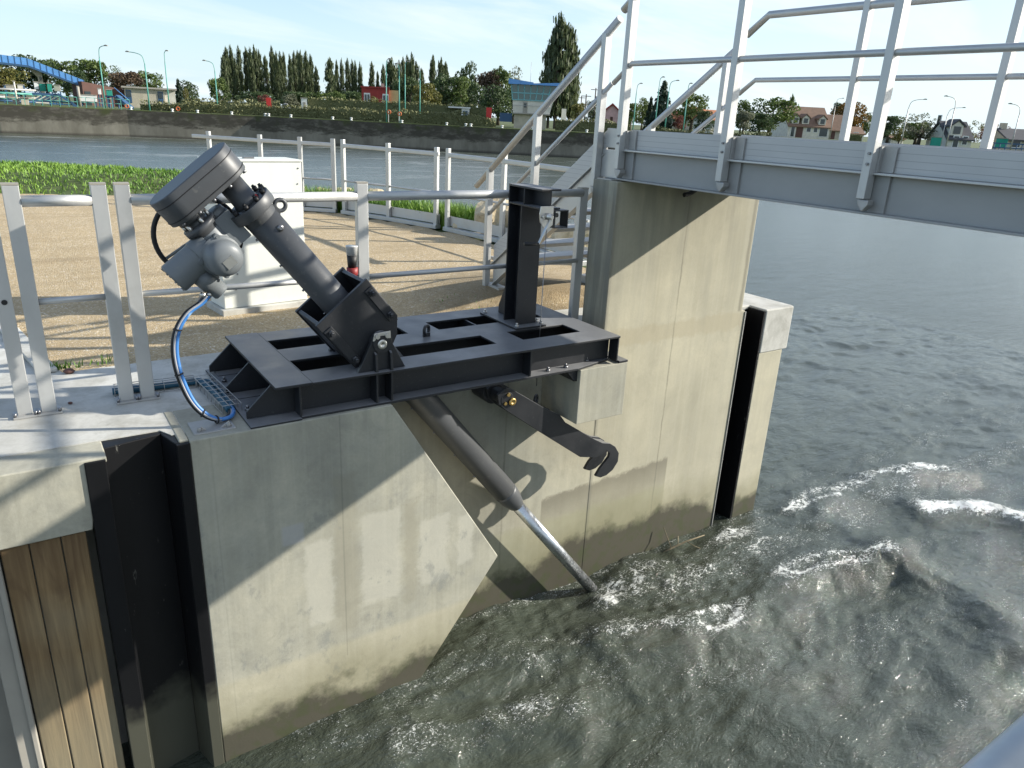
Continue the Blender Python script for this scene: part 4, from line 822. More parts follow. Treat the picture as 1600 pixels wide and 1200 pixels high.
def build_railings():
    y = 4.285
    t = rail_set('guard_railing', (-.6, y, 0), 'aluminium guard railing cut by the left edge, its post with a black hole', [((-1.3, y), (-.115, y))], 1.075, .026, .585, .016, [(-1.3, y, 0, 1.15), (-.085, y, 0, 1.15)], .068, .045)
    obj('hole_plug', MB().lathe([(0, .013), (.003, .013)], (-.085, y - .0225, .60), (0, -1, 0), 14), M_RUBBER, t)
    rail_set('guard_railing', (.2, y, 0), 'short aluminium railing panel of two posts in front of the gravel, left of the cables', [((.055, y), (.35, y))], 1.075, .027, .585, .016, [(.02, y, 0, 1.15), (.385, y, 0, 1.15)], .070, .045)
    t = rail_set('guard_railing', (2.0, y, 0), 'long aluminium railing running behind the black machine to the concrete pier', [((.525, y), (1.742, y)), ((1.808, y), (3.47, y))], 1.075, .028, .585, .0165, [(.49, y, 0, 1.15), (1.775, y, 0, 1.15), (3.50, y + .03, 0, 1.10)], .070, .045)
    # drink cup in a red holder beside the middle post
    k = thing('drink_cup', (1.705, 4.275, .60), 'clear plastic cup with dark drink in a red holder beside the railing post', 'cup')
    obj('holder', MB().lathe([(0, .030), (.012, .034), (.05, .034), (.05, .0)], (1.70, 4.27, .602), (0, 0, 1), 20), M_REDD, k)
    obj('drink', MB().lathe([(0, .026), (.075, .031), (.075, 0)], (1.70, 4.27, .653), (0, 0, 1), 20), M_RUBBER, k)
    obj('rim', MB().lathe([(0, .032), (.05, .036), (.052, .038), (.056, .038), (.056, .0)], (1.70, 4.27, .7285), (0, 0, 1), 20), mat('clear_plastic', (.62, .62, .60), .25), k)
    # boundary fence along the far side of the yard: panels with toe plate and bottom channel
    def panel(pts, posts, label):
        t = thing('boundary_railing', (*pts[0], 0), label, 'railing', None)
        for x, y in posts:
            i = min(range(len(pts) - 1), key=lambda i: abs((pts[i][0] + pts[i + 1][0]) / 2 - x) + abs((pts[i][1] + pts[i + 1][1]) / 2 - y)); d = (Vector(pts[i + 1]) - Vector(pts[i])).normalized()
            fr = Matrix([[d.x, -d.y, 0, x], [d.y, d.x, 0, y], [0, 0, 1, 0], [0, 0, 0, 1]])
            obj('post', MB().box(-.032, .032, -.024, .024, .03, 1.12, fr), M_ALU, t, .003)
        for a, b in zip(pts[:-1], pts[1:]):
            obj('top_rail', MB().bar((*a, 1.03), (*b, 1.03), .045, .06), M_ALU, t, .012); obj('middle_rail', MB().tube([(*a, .50), (*b, .50)], .016, 8), M_ALU, t)
            o = Vector((b[1] - a[1], a[0] - b[0])).normalized() * .036; a2 = (a[0] + o.x, a[1] + o.y); b2 = (b[0] + o.x, b[1] + o.y)
            obj('toe_plate', MB().bar((*a2, .125), (*b2, .125), .006, .14), M_ALU, t)
            obj('bottom_channel', MB().bar((*a, .015), (*b, .015), .11, .055), M_ALU, t, .003)
    panel(FENCE[1:4], [(5.405, 8.3), (5.225, 9.47), (5.47, 6.8)], 'aluminium railing panel of the yard nearest the stairs')
    panel(FENCE[4:7], [(5.165, 9.70), (4.85, 10.65), (4.485, 11.52)], 'middle aluminium railing panel in front of the bright grass verge')
    panel(FENCE[7:11], [(4.39, 11.70), (3.98, 12.05), (3.50, 12.55), (2.9, 13.35)], 'farthest aluminium railing panel, partly behind the white cabinet')
    # rail of the walkway the picture is taken from
    t = thing('walkway_rail', (3, .2, 0), 'pale aluminium handrail crossing the bottom right corner', 'handrail')
    obj('rail', MB().tube([(.45, .235, .780), (6, .29, .780)], .033, 20), M_ALU, t)
    for x in (2.6, 5.0): obj('post', MB().box(x - .025, x + .025, .235, .285, -.5, .744), M_ALU, t, .003)
build_railings()
#==BRIDGE==
def build_bridge():
    t = thing('footbridge', (4.2, 1.5, 1.18), 'aluminium footbridge with grey girders and railings spanning from the pier to the right edge', 'footbridge')
    Y0, Y1 = -6.0, 4.09
    for x, s in ((3.66, -1), (4.79, 1)):
        xo = x + s * .06
        m = MB(); m.box(x - .005, x + .005, Y0, Y1, 1.197, 1.379); obj('girder_web', m, M_GIRD, t)
        xb = xo if s < 0 else x + .20  # far flange made extra wide, a shape added to shift the bridge shadow
        m = MB(); m.box(min(x - s * .03, xb), max(x - s * .03, xb), Y0, Y1, 1.185, 1.1965); obj('bottom_flange', m, M_GIRD, t, .002)
        m = MB(); m.box(min(x - s * .03, xo), max(x - s * .03, xo), Y0, Y1, 1.3795, 1.391); obj('top_flange', m, M_ALU, t, .002)
        m = MB(); m.box(x - .008, x + .008, Y0, Y1 - .06, 1.3915, 1.523); obj('toe_board', m, M_PLANK, t, .003)
        ys = [4.06, 3.13, 2.20, 1.27, .34, -.6, -1.53, -2.46, -3.4, -4.3, -5.2] if s < 0 else [3.20, 2.27, 1.34, .41, -.5, -1.45, -2.4, -3.3, -4.2, -5.1]
        px = x + s * .066
        for y in ys:
            m = MB(); m.box(px - .030, px + .030, y - .022, y + .022, 1.262, 2.40); p = obj('post', m, M_ALU, t, .003)
            m = MB(); m.prism([(y - .045, 1.258), (y + .015, 1.258), (y + .012, 1.235), (y - .018, 1.20), (y - .045, 1.235)], px - .025, px + .025, 'yz'); obj('post_shoe', m, M_GALV, p, .004)
            m = MB(); m.box(x + s * .0055, x + s * .022, y - .095, y + .03, 1.1968, 1.379); obj('stiffener', m, M_GIRD, t, .002)
            m = MB(); m.box(min(x + s * .010, x + s * .022), max(x + s * .010, x + s * .022), y - .10, y - .024, 1.393, 1.515); m.box(min(x + s * .022, px - s * .02), max(x + s * .022, px - s * .02), y - .034, y - .0225, 1.393, 1.515); obj('post_bracket', m, M_GALV, p)
            for zz in (1.43, 1.48): obj('bracket_bolt', MB().cyl((px - .032, y - .005, zz), (px - .040, y - .005, zz), .007, 6), M_BOLT, p)
        sl = .70
        if s < 0: top = [(px, Y0, 2.42), (px, 3.93, 2.42), (px, 4.15, 2.42 - .22 * sl)]; mid = [(px, Y0, 1.937), (px, 4.02, 1.937), (px, 4.19, 1.937 - .17 * sl)]
        else: top = [(px, Y0, 2.36), (px, 3.99, 2.36), (px, 4.17, 2.36 - .18 * sl)]; mid = [(px, Y0, 1.917), (px, 4.03, 1.917), (px, 4.17, 1.917 - .14 * sl)]
        obj('top_rail', MB().tube(top, .026, 16), M_ALU, t); obj('middle_rail', MB().tube(mid, .0175, 14), M_ALU, t)
    m = MB()
    for i in range(34): m.box(3.672, 4.778, Y0 + i * .297, Y0 + i * .297 + .28, 1.392, 1.418)
    d = obj('walkway_deck', m, M_GALV, t)
    for y in np.arange(Y0 + .5, Y1, 1.1): obj('cross_beam', MB().box(3.667, 4.783, y, y + .05, 1.22, 1.391), M_ALU, t)
    m = MB(); m.box(3.57, 5.0, 4.095, 4.25, 1.1785, 1.186); obj('bearing_plate', m, M_GALV, t)
    obj('drain_hose', MB().tube(smooth_path([(4.28, 3.90, 1.21), (4.28, 3.92, 1.15), (4.24, 3.96, 1.10), (4.18, 3.97, 1.085)]), .017, 10), M_RUBBER, t)
    s = thing('access_stairs', (4.2, 5.0, 0), 'aluminium stairs with handrails climbing from the gravel to the footbridge', 'stairs')
    sl = .728
    def zt(y, z): return z - sl * (y - 4.396)
    for x, sg in ((3.655, -1), (4.79, 1)):
        px = x + sg * .05
        def para(z0, z1, x0, x1, ya, yb): return MB().prism([(ya, zt(ya, z0)), (yb, zt(yb, z0)), (yb, zt(yb, z1)), (ya, zt(ya, z1))], x0, x1, 'yz')
        obj('stringer', para(1.06, 1.25, x - .006, x + .006, 4.29, 5.72), M_ALU, s, .002)
        obj('stringer_flange', para(1.251, 1.262, x - .03, x + .03, 4.27, 5.74), M_ALU, s); obj('stringer_flange', para(1.049, 1.059, x - .03, x + .03, 4.29, 5.72), M_ALU, s)
        obj('toe_plank', para(1.264, 1.425, x - .009, x + .009, 4.27, 5.72), M_PLANK, s, .003)
        obj('head_plate', MB().box(x - .012, x + .012, 4.13, 4.27, 1.395, 1.525), M_ALU, s, .002); obj('head_beam', MB().box(x - .02, x + .02, 4.10, 4.30, 1.188, 1.38), M_ALU, s, .002)
        hs = .70
        for y, zb in ((4.315, 1.12), (5.08, .66), (5.765, .06)):
            obj('post', MB().box(px - .028, px + .028, y - .022, y + .022, zb, 2.235 - hs * (y - 4.22) - .03 - (.05 if sg > 0 else 0)), M_ALU, s, .003)
            obj('post_shoe', MB().prism([(y - .05, zb - .002), (y + .022, zb - .002), (y + .01, zb - .04), (y - .03, zb - .055)], px - .024, px + .024, 'yz'), M_GALV, s, .003)
        z0 = 2.20 if sg < 0 else 2.15; zm = 1.80 if sg < 0 else 1.75
        obj('handrail', MB().tube([(px, 4.19, z0 + .02), (px, 5.99, z0 + .02 - hs * 1.8)], .027, 16), M_ALU, s)
        obj('middle_rail', MB().tube([(px, 4.21, zm + .02), (px, 5.77, zm + .02 - hs * 1.56)], .017, 12), M_ALU, s)
        obj('foot', MB().box(x - .05, x + .05, 5.55, 5.80, -.05, .10), M_GALV, s, .004)
    for i in range(6):
        y = 4.40 + i * .235; z = 1.20 - i * .171
        m = MB(); m.box(3.662, 4.783, y, y + .22, z - .03, z); obj('tread', m, M_GALV, s, .003)
build_bridge()
def build_cabinet():
    t = thing('electrical_cabinet', (1.65, 6.2, 0), 'white painted metal control cabinet standing on the gravel behind the machine', 'cabinet')
    a = Vector((1.306, 5.961)); e = Vector((.99, .122)).normalized(); f = Vector((-e.y, e.x)); fr = Matrix([[e.x, f.x, 0, a.x], [e.y, f.y, 0, a.y], [0, 0, 1, 0], [0, 0, 0, 1]])
    obj('body', MB().box(0, .70, 0, .30, .03, 1.15, fr), M_CAB, t, .006); obj('roof', MB().box(-.006, .706, -.008, .306, 1.1505, 1.166, fr), M_CAB, t, .003)
    obj('plinth', MB().box(-.03, .73, -.04, .33, -.05, .028, fr), M_DECK, t, .004)
    obj('latch', MB().box(.28, .36, .1, .14, 1.1665, 1.18, fr), M_BOLT, t); obj('hinge', MB().box(.7005, .712, .02, .04, .72, .80, fr), M_GALV, t)
    for u, z in ((.10, .18), (.60, .18), (.12, .30), (.66, .98), (.67, 1.10)): obj('screw', MB().cyl(fr @ Vector((u, 0, z)), fr @ Vector((u, -.004, z)), .006, 8), M_BOLT, t)
    obj('tank_twig', MB().tube(smooth_path([(4.42, 3.93, WZ + .0), (4.47, 3.86, WZ + .05), (4.60, 3.84, WZ + .09), (4.72, 3.78, WZ + .12)]), [.008] * 25, 6), M_WOOD) if False else None
    tw = thing('driftwood_branch', (4.55, 3.88, WZ), 'thin pale branch caught between the water and the pier foot', 'branch')
    obj('stem', MB().tube([(4.35, 3.93, WZ - .02), (4.5, 3.90, WZ + .05), (4.64, 3.86, WZ + .10), (4.80, 3.80, WZ + .15)], [.011, .010, .008, .004], 7), M_WOOD, tw)
    for p in ([(4.5, 3.90, WZ + .05), (4.48, 3.96, WZ + .16), (4.45, 3.98, WZ + .24)], [(4.64, 3.86, WZ + .10), (4.70, 3.80, WZ + .06), (4.74, 3.74, WZ + .05)], [(4.56, 3.88, WZ + .07), (4.60, 3.93, WZ + .13)]): obj('twig', MB().tube(p, .004, 5), M_WOOD, tw)
    for x, y, r, l in ((.155, 4.90, .03, 'reddish brown stone lying on the deck by the gravel corner'), (.12, 4.36, .012, 'tiny brown stone on the deck beside the second post')):
        m = MB(); m.lathe([(-r * .5, r * .2), (-r * .4, r * .8), (0, r * 1.1), (r * .4, r * .7), (r * .5, r * .1)], (x, y, r * .5), (.1, .05, 1), 8); tag(obj('stone', m, M_RUST, bevel=.003), l, 'stone')
build_cabinet()
#==BACKGROUND==
GZ = .5
BANK = [at(px, d)[:2] for px, d in ((-700, 120), (-300, 96), (-100, 89), (0, 87.5), (200, 87), (400, 86), (600, 83.5), (785, 82), (900, 81.5), (1000, 82), (1150, 84), (1350, 88), (1600, 96), (1900, 120), (2300, 180))]
def bank_d(px):
    d = ray(px, 190)[:2]; d = d / np.linalg.norm(d); best = None
    for a, b in zip(BANK[:-1], BANK[1:]):
        e = np.array(b) - np.array(a); M = np.array([d, -e]).T
        t, u = np.linalg.solve(M, np.array(a))
        if t > 0 and -1e-6 <= u <= 1.000001: best = t
    return best
def build_far_bank():
    n = len(BANK); inn = [Vector((x, y)) for x, y in BANK]; 
    m = MB(); out = [p + p.normalized() * .6 for p in inn]
    for i in range(n - 1):
        a, b, c, d = inn[i], inn[i + 1], out[i + 1], out[i]
        m.add([(*a, -2.8), (*b, -2.8), (*b, GZ), (*a, GZ), (*c, GZ), (*d, GZ)], [(0, 1, 2, 3), (3, 2, 4, 5)])
    tag(obj('far_quay_wall', m, M_BANK), 'long dark weathered concrete quay wall on the opposite bank', 'quay wall')
    m = MB(); far = [p.normalized() * 1200 for p in inn]; mid = [p + p.normalized() * 8 for p in inn]
    vs = [(*p, GZ + .004) for p in out] + [(*p, GZ + .03) for p in mid] + [(*p, GZ + .03) for p in far]
    m.add(vs, [(i, i + 1, n + i + 1, n + i) for i in range(n - 1)] + [(n + i, n + i + 1, 2 * n + i + 1, 2 * n + i) for i in range(n - 1)])
    tag(obj('far_bank_ground', m, M_TURF), 'grassy ground of the opposite bank', 'ground', kind='structure')
build_far_bank()
def leaf_mesh(samples, size, ar=1.0, seed=0):
    """samples: (pos, normal bias, tint); one small quad each"""
    rnd = random.Random(seed); mb = MB(); tint = []
    for p, t in samples:
        n = Vector((rnd.gauss(0, 1), rnd.gauss(0, 1), rnd.gauss(0, .8))).normalized(); u = n.orthogonal().normalized(); a = rnd.uniform(0, 6.28); u = (u * math.cos(a) + n.cross(u) * math.sin(a)); v = n.cross(u); s = size * rnd.uniform(.55, 1.25)
        o = len(mb.v); P = Vector(p); mb.v += [tuple(P + u * s * ar), tuple(P + v * s * .6), tuple(P - u * s * ar), tuple(P - v * s * .6)]; mb.f.append((o, o + 1, o + 2, o + 3)); mb.sm.append(False); tint.append(min(1, max(0, t + rnd.gauss(0, .16))))
    return mb, tint
def tree_proto(kind, seed, ml):
    rnd = random.Random(seed); sm = []; H = 1.0; tr = MB()
    if kind == 'poplar':
        prof = lambda h: .5 * (min(1, (h - .06) / .22) ** .7) * (1 - max(0, (h - .35) / .68) ** 1.5) if h > .06 else 0
        lob = [(rnd.uniform(0, 6.28), rnd.uniform(.15, .9), rnd.uniform(.55, 1.1)) for _ in range(64)]
        for a, h, k in lob:
            r0 = prof(h) * .62; c = Vector((r0 * math.cos(a), r0 * math.sin(a), h)); t = rnd.uniform(.2, .8)
            for _ in range(34): sm.append(((c.x + rnd.gauss(0, .115), c.y + rnd.gauss(0, .115), c.z + abs(rnd.gauss(0, .045)) - .02), t))
        for k in range(60): sm.append(((rnd.gauss(0, .05), rnd.gauss(0, .05), rnd.uniform(.85, 1.0)), .6))
        mb, tint = leaf_mesh(sm, .060, .9, seed)
        # leaf quads squeezed to stay small along the height
        mb.v = [(x, y, z) for x, y, z in mb.v]
        tr.tube([(0, 0, 0), (.01, 0, .4), (0, 0, .9)], [.07, .05, .01], 7)
        for _ in range(5): a = rnd.uniform(0, 6.28); h = rnd.uniform(.12, .4); tr.tube([(0, 0, h), (.2 * math.cos(a), .2 * math.sin(a), h + .12), (.3 * math.cos(a), .3 * math.sin(a), h + .35)], [.025, .018, .006], 5)
    elif kind == 'conifer':
        for i in range(26):
            h = .10 + .88 * i / 26; r = .5 * (1 - h) ** .85 + .02
            for j in range(int(4 + 9 * (1 - h))):
                a = rnd.uniform(0, 6.28); L_ = r * rnd.uniform(.65, 1.12); t = rnd.uniform(.2, .8)
                for k in range(9): f = rnd.uniform(.1, 1); sm.append(((L_ * f * math.cos(a) + rnd.gauss(0, .02), L_ * f * math.sin(a) + rnd.gauss(0, .02), h - .06 * f + rnd.gauss(0, .010)), t))
        mb, tint = leaf_mesh(sm, .045, 1.2, seed); tr.tube([(0, 0, 0), (0, 0, .97)], [.04, .006], 7)
    else:
        nl = 22; lob = []
        for i in range(nl):
            a = rnd.uniform(0, 6.28); h = rnd.uniform(.28, .90); r = (.40 * math.sin(math.pi * min(1, max(0, (h - .1) / .95))) ** .6) * rnd.uniform(.35, 1.0); lob.append((Vector((r * math.cos(a), r * math.sin(a), h)), rnd.uniform(.10, .19), rnd.uniform(.15, .85)))
        lob.append((Vector((0, 0, .88)), .12, .6))
        dens = 60 if kind == 'sparse' else 130
        for c, s, t in lob:
            for _ in range(dens):
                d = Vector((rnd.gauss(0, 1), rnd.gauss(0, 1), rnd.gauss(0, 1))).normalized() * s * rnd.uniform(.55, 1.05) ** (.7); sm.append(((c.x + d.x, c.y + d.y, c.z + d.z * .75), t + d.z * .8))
        mb, tint = leaf_mesh(sm, .030 if kind != 'sparse' else .024, 1, seed)
        tr.tube([(0, 0, 0), (.01, .01, .25), (.0, .02, .6)], [.045, .035, .01], 8)
        for c, s, t in lob[:9]: tr.tube([(.005, .01, .22 + rnd.uniform(0, .15)), (c.x * .5, c.y * .5, c.z * .75), tuple(c)], [.02, .012, .004], 5)
    root = thing('tree', (0, 0, -50), '-', 'tree'); root['_o'] = [0, 0, 0]
    obj('crown', mb, ml, root, tint=tint); obj('trunk', tr, M_BARK, root); return root
PROTO = {k: [tree_proto(k, 31 * i + 7 + len(k), ml) for i in range(n)] for k, n, ml in (('poplar', 4, ML_POP), ('broad', 5, ML_GRN), ('sparse', 2, ML_PALE), ('conifer', 2, ML_CON))}
USED = {}
def put_tree(kind, px, top, w, dist, label, ml=None, group=None, name=None, i=0):
    x, y, z = at(px, dist); _, _, zt = at(px, dist, top); h = zt - GZ; wm = w * mpp(dist)
    P = PROTO[kind]; r = P[i % len(P)]
    o = dup(r, (x, y, GZ), random.Random(px * 7 + i).uniform(0, 6.28), (wm, wm, h), label)
    o.name = name or {'poplar': 'poplar_tree', 'broad': 'broadleaf_tree', 'sparse': 'sparse_tree', 'conifer': 'conifer_tree'}[kind]
    if group: o['group'] = group
    if ml:
        for c in o.children:
            if c.name.startswith('crown'): c.material_slots[0].link = 'OBJECT'; c.material_slots[0].material = ml
    return o
def build_trees():
    O2 = ORD + ['nineteenth', 'twentieth', 'twenty first', 'twenty second']
    g1 = [(356, 87, 11), (361, 75, 10), (368, 73.5, 10), (374, 91, 8), (380, 73, 10), (391, 76, 10), (398, 77, 9), (404, 72, 11), (411, 79, 10), (420, 88, 10), (431, 75, 10), (437, 82, 10), (443, 82, 9), (448, 83, 8), (457, 87, 8), (464, 82, 10), (469, 80, 9), (474, 81, 10), (482, 82, 11), (489, 87, 11), (497, 104, 9)]
    for i, (px, t, w) in enumerate(g1): put_tree('poplar', px, t, w * 1.05, 190 + (i * 37 % 11) * 2, f'{O2[i]} poplar from the left in the dense tall row left of the gap', None, 'tall row of poplars', i=i)
    g2 = [(518, 92, 15, 'broad based poplar at the left end of the thin poplar row'), (528, 96, 7, 'second poplar from the left in the thin row above the red house'), (536, 93, 7, 'third poplar from the left in the thin row above the red house'), (545, 92, 9, 'fourth poplar from the left in the thin row above the red house'), (552, 95, 7, 'fifth poplar from the left in the thin row above the red house'), (557, 97, 6, 'slim poplar just left of the last ones in the thin row'), (564, 98, 8, 'last poplar of the thin row, left of the red house'), (582, 97, 9, 'single poplar rising straight behind the red house roof'), (591, 112, 6, 'shortest poplar right of the one behind the red house'), (600, 103, 9, 'poplar at the right end of the red house'), (612, 92, 20, 'wide ragged poplar behind the first tall green lamp post'), (624, 95, 9, 'poplar between the two tall green lamp posts'), (630, 91, 9, 'poplar left of the tallest one behind the lamp posts'), (636, 88, 10, 'second tallest poplar behind the green lamp posts'), (643, 84, 11, 'tallest poplar behind the green lamp posts'), (650, 97, 14, 'poplar falling off to the right of the tallest lamp post group'), (658, 108, 11, 'low poplar behind the last of the four green lamp posts'), (675, 89, 11, 'left poplar of the pair above the yellowish tree'), (688, 91, 12, 'right poplar of the pair above the yellowish tree'), (695, 97, 12, 'poplar on the right flank of the pair')]
    for i, (px, t, w, l) in enumerate(g2): put_tree('poplar', px, t, w * 1.1, 185 + (i * 29 % 9) * 2, l, None, 'poplars around the red house', i=i + 1)
    for i, (px, t, w, l) in enumerate([(867, 22, 34, 'very tall dark poplar rising beside the control tower'), (882, 42, 30, 'right shoulder of the giant poplar by the control tower'), (856, 58, 28, 'left lower stem of the giant poplar by the tower'), (889, 70, 22, 'lowest right stem of the giant poplar by the tower')]): put_tree('poplar', px, t, w * 1.15, 98 + i, l, None, 'giant poplars by the control tower', i=i)
    B = [('broad', 8, 100, 60, 125, ML_YEL, 'yellow green tree under the left end of the blue gangway'), ('broad', 38, 86, 60, 150, ML_DRK, 'dark tree rising above the blue gangway at the left'), ('broad', 82, 92, 50, 150, ML_DRK, 'dark tree behind the gangway support'), ('broad', 112, 96, 50, 145, ML_GRN, 'green tree above the sloping gangway'), ('broad', 152, 93, 58, 135, ML_GRN, 'large round green tree right of the gangway'), ('broad', 135, 110, 44, 130, ML_DRK, 'dark low tree below the large round green one'), ('sparse', 187, 100, 30, 150, ML_DRK, 'thin topped tree above the brown bushes'), ('broad', 208, 112, 60, 132, ML_BRN, 'brown leaved tree behind the low beige building'), ('broad', 238, 112, 46, 140, ML_GRN, 'green tree right of the brown leaved one'), ('conifer', 284, 121, 18, 130, ML_CON, 'small pointed conifer right of the beige building'), ('broad', 300, 126, 34, 132, ML_DRK, 'dark round tree beside the small conifer'), ('broad', 294, 138, 8, 110, ML_YEL, 'yellow sapling in front of the dark round tree'), ('broad', 345, 121, 36, 125, ML_GRN, 'green tree at the left foot of the poplar row'),
         ('broad', 404, 143, 60, 170, ML_DRK, 'dark bushy tree at the foot of the poplar row'), ('broad', 462, 143, 50, 160, ML_DRK, 'dark low tree under the right part of the poplar row'), ('broad', 455, 146, 26, 120, ML_PALE, 'pale green bush below the poplar row'), ('broad', 415, 148, 22, 120, ML_RED, 'reddish bush beside the red box'), ('broad', 528, 142, 30, 105, ML_GRN, 'green round tree in front of the thin poplar row'), ('broad', 500, 143, 40, 150, ML_GRN, 'low green tree in the gap between the poplar rows'), ('broad', 550, 142, 46, 150, ML_DRK, 'low dark tree left of the red house'), ('broad', 586, 150, 20, 104, ML_YEL, 'pale yellow shrub in front of the red house'),
         ('broad', 664, 130, 44, 115, ML_YEL, 'yellowish green tree behind the last green lamp post'), ('broad', 640, 120, 50, 140, ML_DRK, 'dark tree between the lamp posts'), ('broad', 698, 116, 54, 120, ML_DRK, 'broad dark tree right of the yellowish one'), ('broad', 716, 118, 40, 118, ML_GRN, 'mid green tree behind the white garage'), ('broad', 730, 96, 40, 140, ML_DRK, 'tall dark cone shaped tree left of the control tower'), ('broad', 738, 128, 46, 125, ML_DRK, 'dark tree under the tall cone shaped one'), ('broad', 763, 108, 44, 130, ML_BRN, 'brownish tree left of the control tower'), ('broad', 778, 104, 40, 130, ML_GRN, 'green tree touching the control tower roof'), ('sparse', 802, 98, 40, 150, ML_PALE, 'pale tree behind the control tower roof'), ('broad', 778, 132, 56, 105, ML_DRK, 'dark bush mass at the left foot of the control tower'), ('broad', 815, 130, 50, 115, ML_DRK, 'dark tree behind the control tower'),
         ('broad', 903, 160, 26, 95, ML_YEL, 'bright low tree right of the white panel'), ('broad', 923, 156, 22, 140, ML_DRK, 'small dark tree left of the pink house'), ('broad', 985, 160, 34, 130, ML_GRN, 'green tree between the stair posts'), ('broad', 1003, 152, 30, 140, ML_GRN, 'taller green tree left of the spruce'), ('conifer', 1032, 122, 46, 120, ML_CON, 'big dark spruce between the lamp posts'), ('conifer', 1014, 148, 20, 122, ML_CON, 'small spruce at the left of the big one'), ('broad', 1080, 145, 52, 160, ML_GRN, 'rounded green tree above the small orange roofs'), ('broad', 1100, 172, 34, 125, ML_DRK, 'dark shrub in front of the small orange roofs'), ('broad', 1063, 180, 24, 120, ML_RED, 'reddish shrub at the foot of the spruce'), ('broad', 1158, 156, 30, 150, ML_GRN, 'green tree right of the orange roofed house'), ('broad', 1163, 172, 30, 125, ML_PALE, 'pale brown shrub beside the orange roofed house'), ('broad', 1204, 152, 66, 150, ML_GRN, 'large green tree left of the dormer house'), ('broad', 1188, 176, 44, 140, ML_DRK, 'dark bush under the large green tree'), ('poplar', 1232, 148, 9, 210, ML_GRN, 'thin poplar behind the dormer house chimney'),
         ('broad', 1327, 158, 50, 225, ML_ORG, 'orange autumn tree behind the dormer house'), ('broad', 1308, 159, 24, 230, ML_DRK, 'dark tree left of the orange one'), ('broad', 1352, 176, 22, 230, ML_GRN, 'small green tree right of the orange one'), ('broad', 1392, 180, 40, 150, ML_DRK, 'dark green tree right of the second bridge post'), ('broad', 1411, 198, 26, 140, ML_YEL, 'yellow bush left of the grey sparse tree'), ('sparse', 1442, 174, 56, 125, ML_PALE, 'sparse grey tree in front of the lamp post'), ('broad', 1436, 190, 46, 128, ML_GRN, 'green lower tree inside the sparse grey one'), ('sparse', 1524, 186, 30, 135, ML_YEL, 'olive tree at the right of the slate house'), ('sparse', 1556, 192, 38, 130, ML_RED, 'reddish sparse tree right of the bridge post'), ('broad', 1592, 206, 30, 140, ML_DRK, 'dark shrub at the right edge of the picture')]
    for i, (k, px, t, w, d, ml, l) in enumerate(B): put_tree(k, px, t, w * 1.08, d, l, ml, i=i)
    for P in PROTO.values():
        for r in P:
            for c in list(r.children): bpy.data.objects.remove(c)
            bpy.data.objects.remove(r)
build_trees()
def hedge(pts, dist_off, depth, label, seed):
    """pts: (px, top py); stands dist_off behind the bank edge"""
    rnd = random.Random(seed); core = MB(); sm = []
    P = []
    for px, top in pts:
        d = bank_d(px) + dist_off; x, y, _ = at(px, d); z = at(px, d, top)[2]; P.append((Vector((x, y)), z))
    for (a, za), (b, zb) in zip(P[:-1], P[1:]):
        n = a.normalized(); L_ = (b - a).length; m_ = n * depth; i0 = a + n * .15; i1 = b + n * .15
        core.add([(*i0, GZ), (*i1, GZ), (*(b + m_), GZ), (*(a + m_), GZ), (*i0, za - .18), (*i1, zb - .18), (*(b + m_), zb - .18), (*(a + m_), za - .18)], [(0, 1, 5, 4), (1, 2, 6, 5), (2, 3, 7, 6), (3, 0, 4, 7), (4, 5, 6, 7)])
        for _ in range(int(L_ * 110)):
            u = rnd.random(); p = a.lerp(b, u); z = za + (zb - za) * u; h = z - GZ; v = rnd.random()
            w = .12 * math.sin(p.x * 1.3 + seed) + .08 * math.sin(p.x * 3.1 + p.y)
            if v < .62: q = p + n * rnd.uniform(-.08, .25); zz = GZ + h * rnd.random()
            else: q = p + n * rnd.uniform(0, depth); zz = z + rnd.uniform(-.2, .1) + w
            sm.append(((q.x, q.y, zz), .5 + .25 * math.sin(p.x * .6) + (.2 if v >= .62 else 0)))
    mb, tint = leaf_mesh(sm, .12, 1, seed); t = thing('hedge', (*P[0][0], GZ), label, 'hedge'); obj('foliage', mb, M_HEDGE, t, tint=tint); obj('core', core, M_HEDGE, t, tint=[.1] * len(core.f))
def build_hedges():
    hedge([(222, 160), (300, 161), (400, 164), (470, 167), (530, 169), (592, 173)], 2.2, 1.6, 'long clipped hedge on the bank below the poplar row', 3)
    hedge([(596, 173), (640, 174), (700, 176), (735, 178), (752, 181), (770, 187), (775, 193)], 1.9, 1.6, 'clipped hedge sloping down at its right end by the tower', 4)
    hedge([(286, 155), (360, 157), (440, 159)], 18, 1.8, 'dark low hedge behind the long one, below the tall poplar row', 5)
    hedge([(483, 152), (560, 156), (650, 160), (760, 166)], 16, 2, 'dark hedge in front of the red house', 6)
    hedge([(868, 186), (920, 187), (985, 192)], 3, 1.6, 'green hedge right of the control tower below the pink house', 7)
    hedge([(1010, 199), (1100, 205), (1210, 210)], 8, 1.5, 'low brown hedge seen just above the bridge toe board', 8)
    hedge([(1328, 209), (1352, 211)], 75, 2, 'bright clipped hedge in front of the low annexe', 9)
build_hedges()
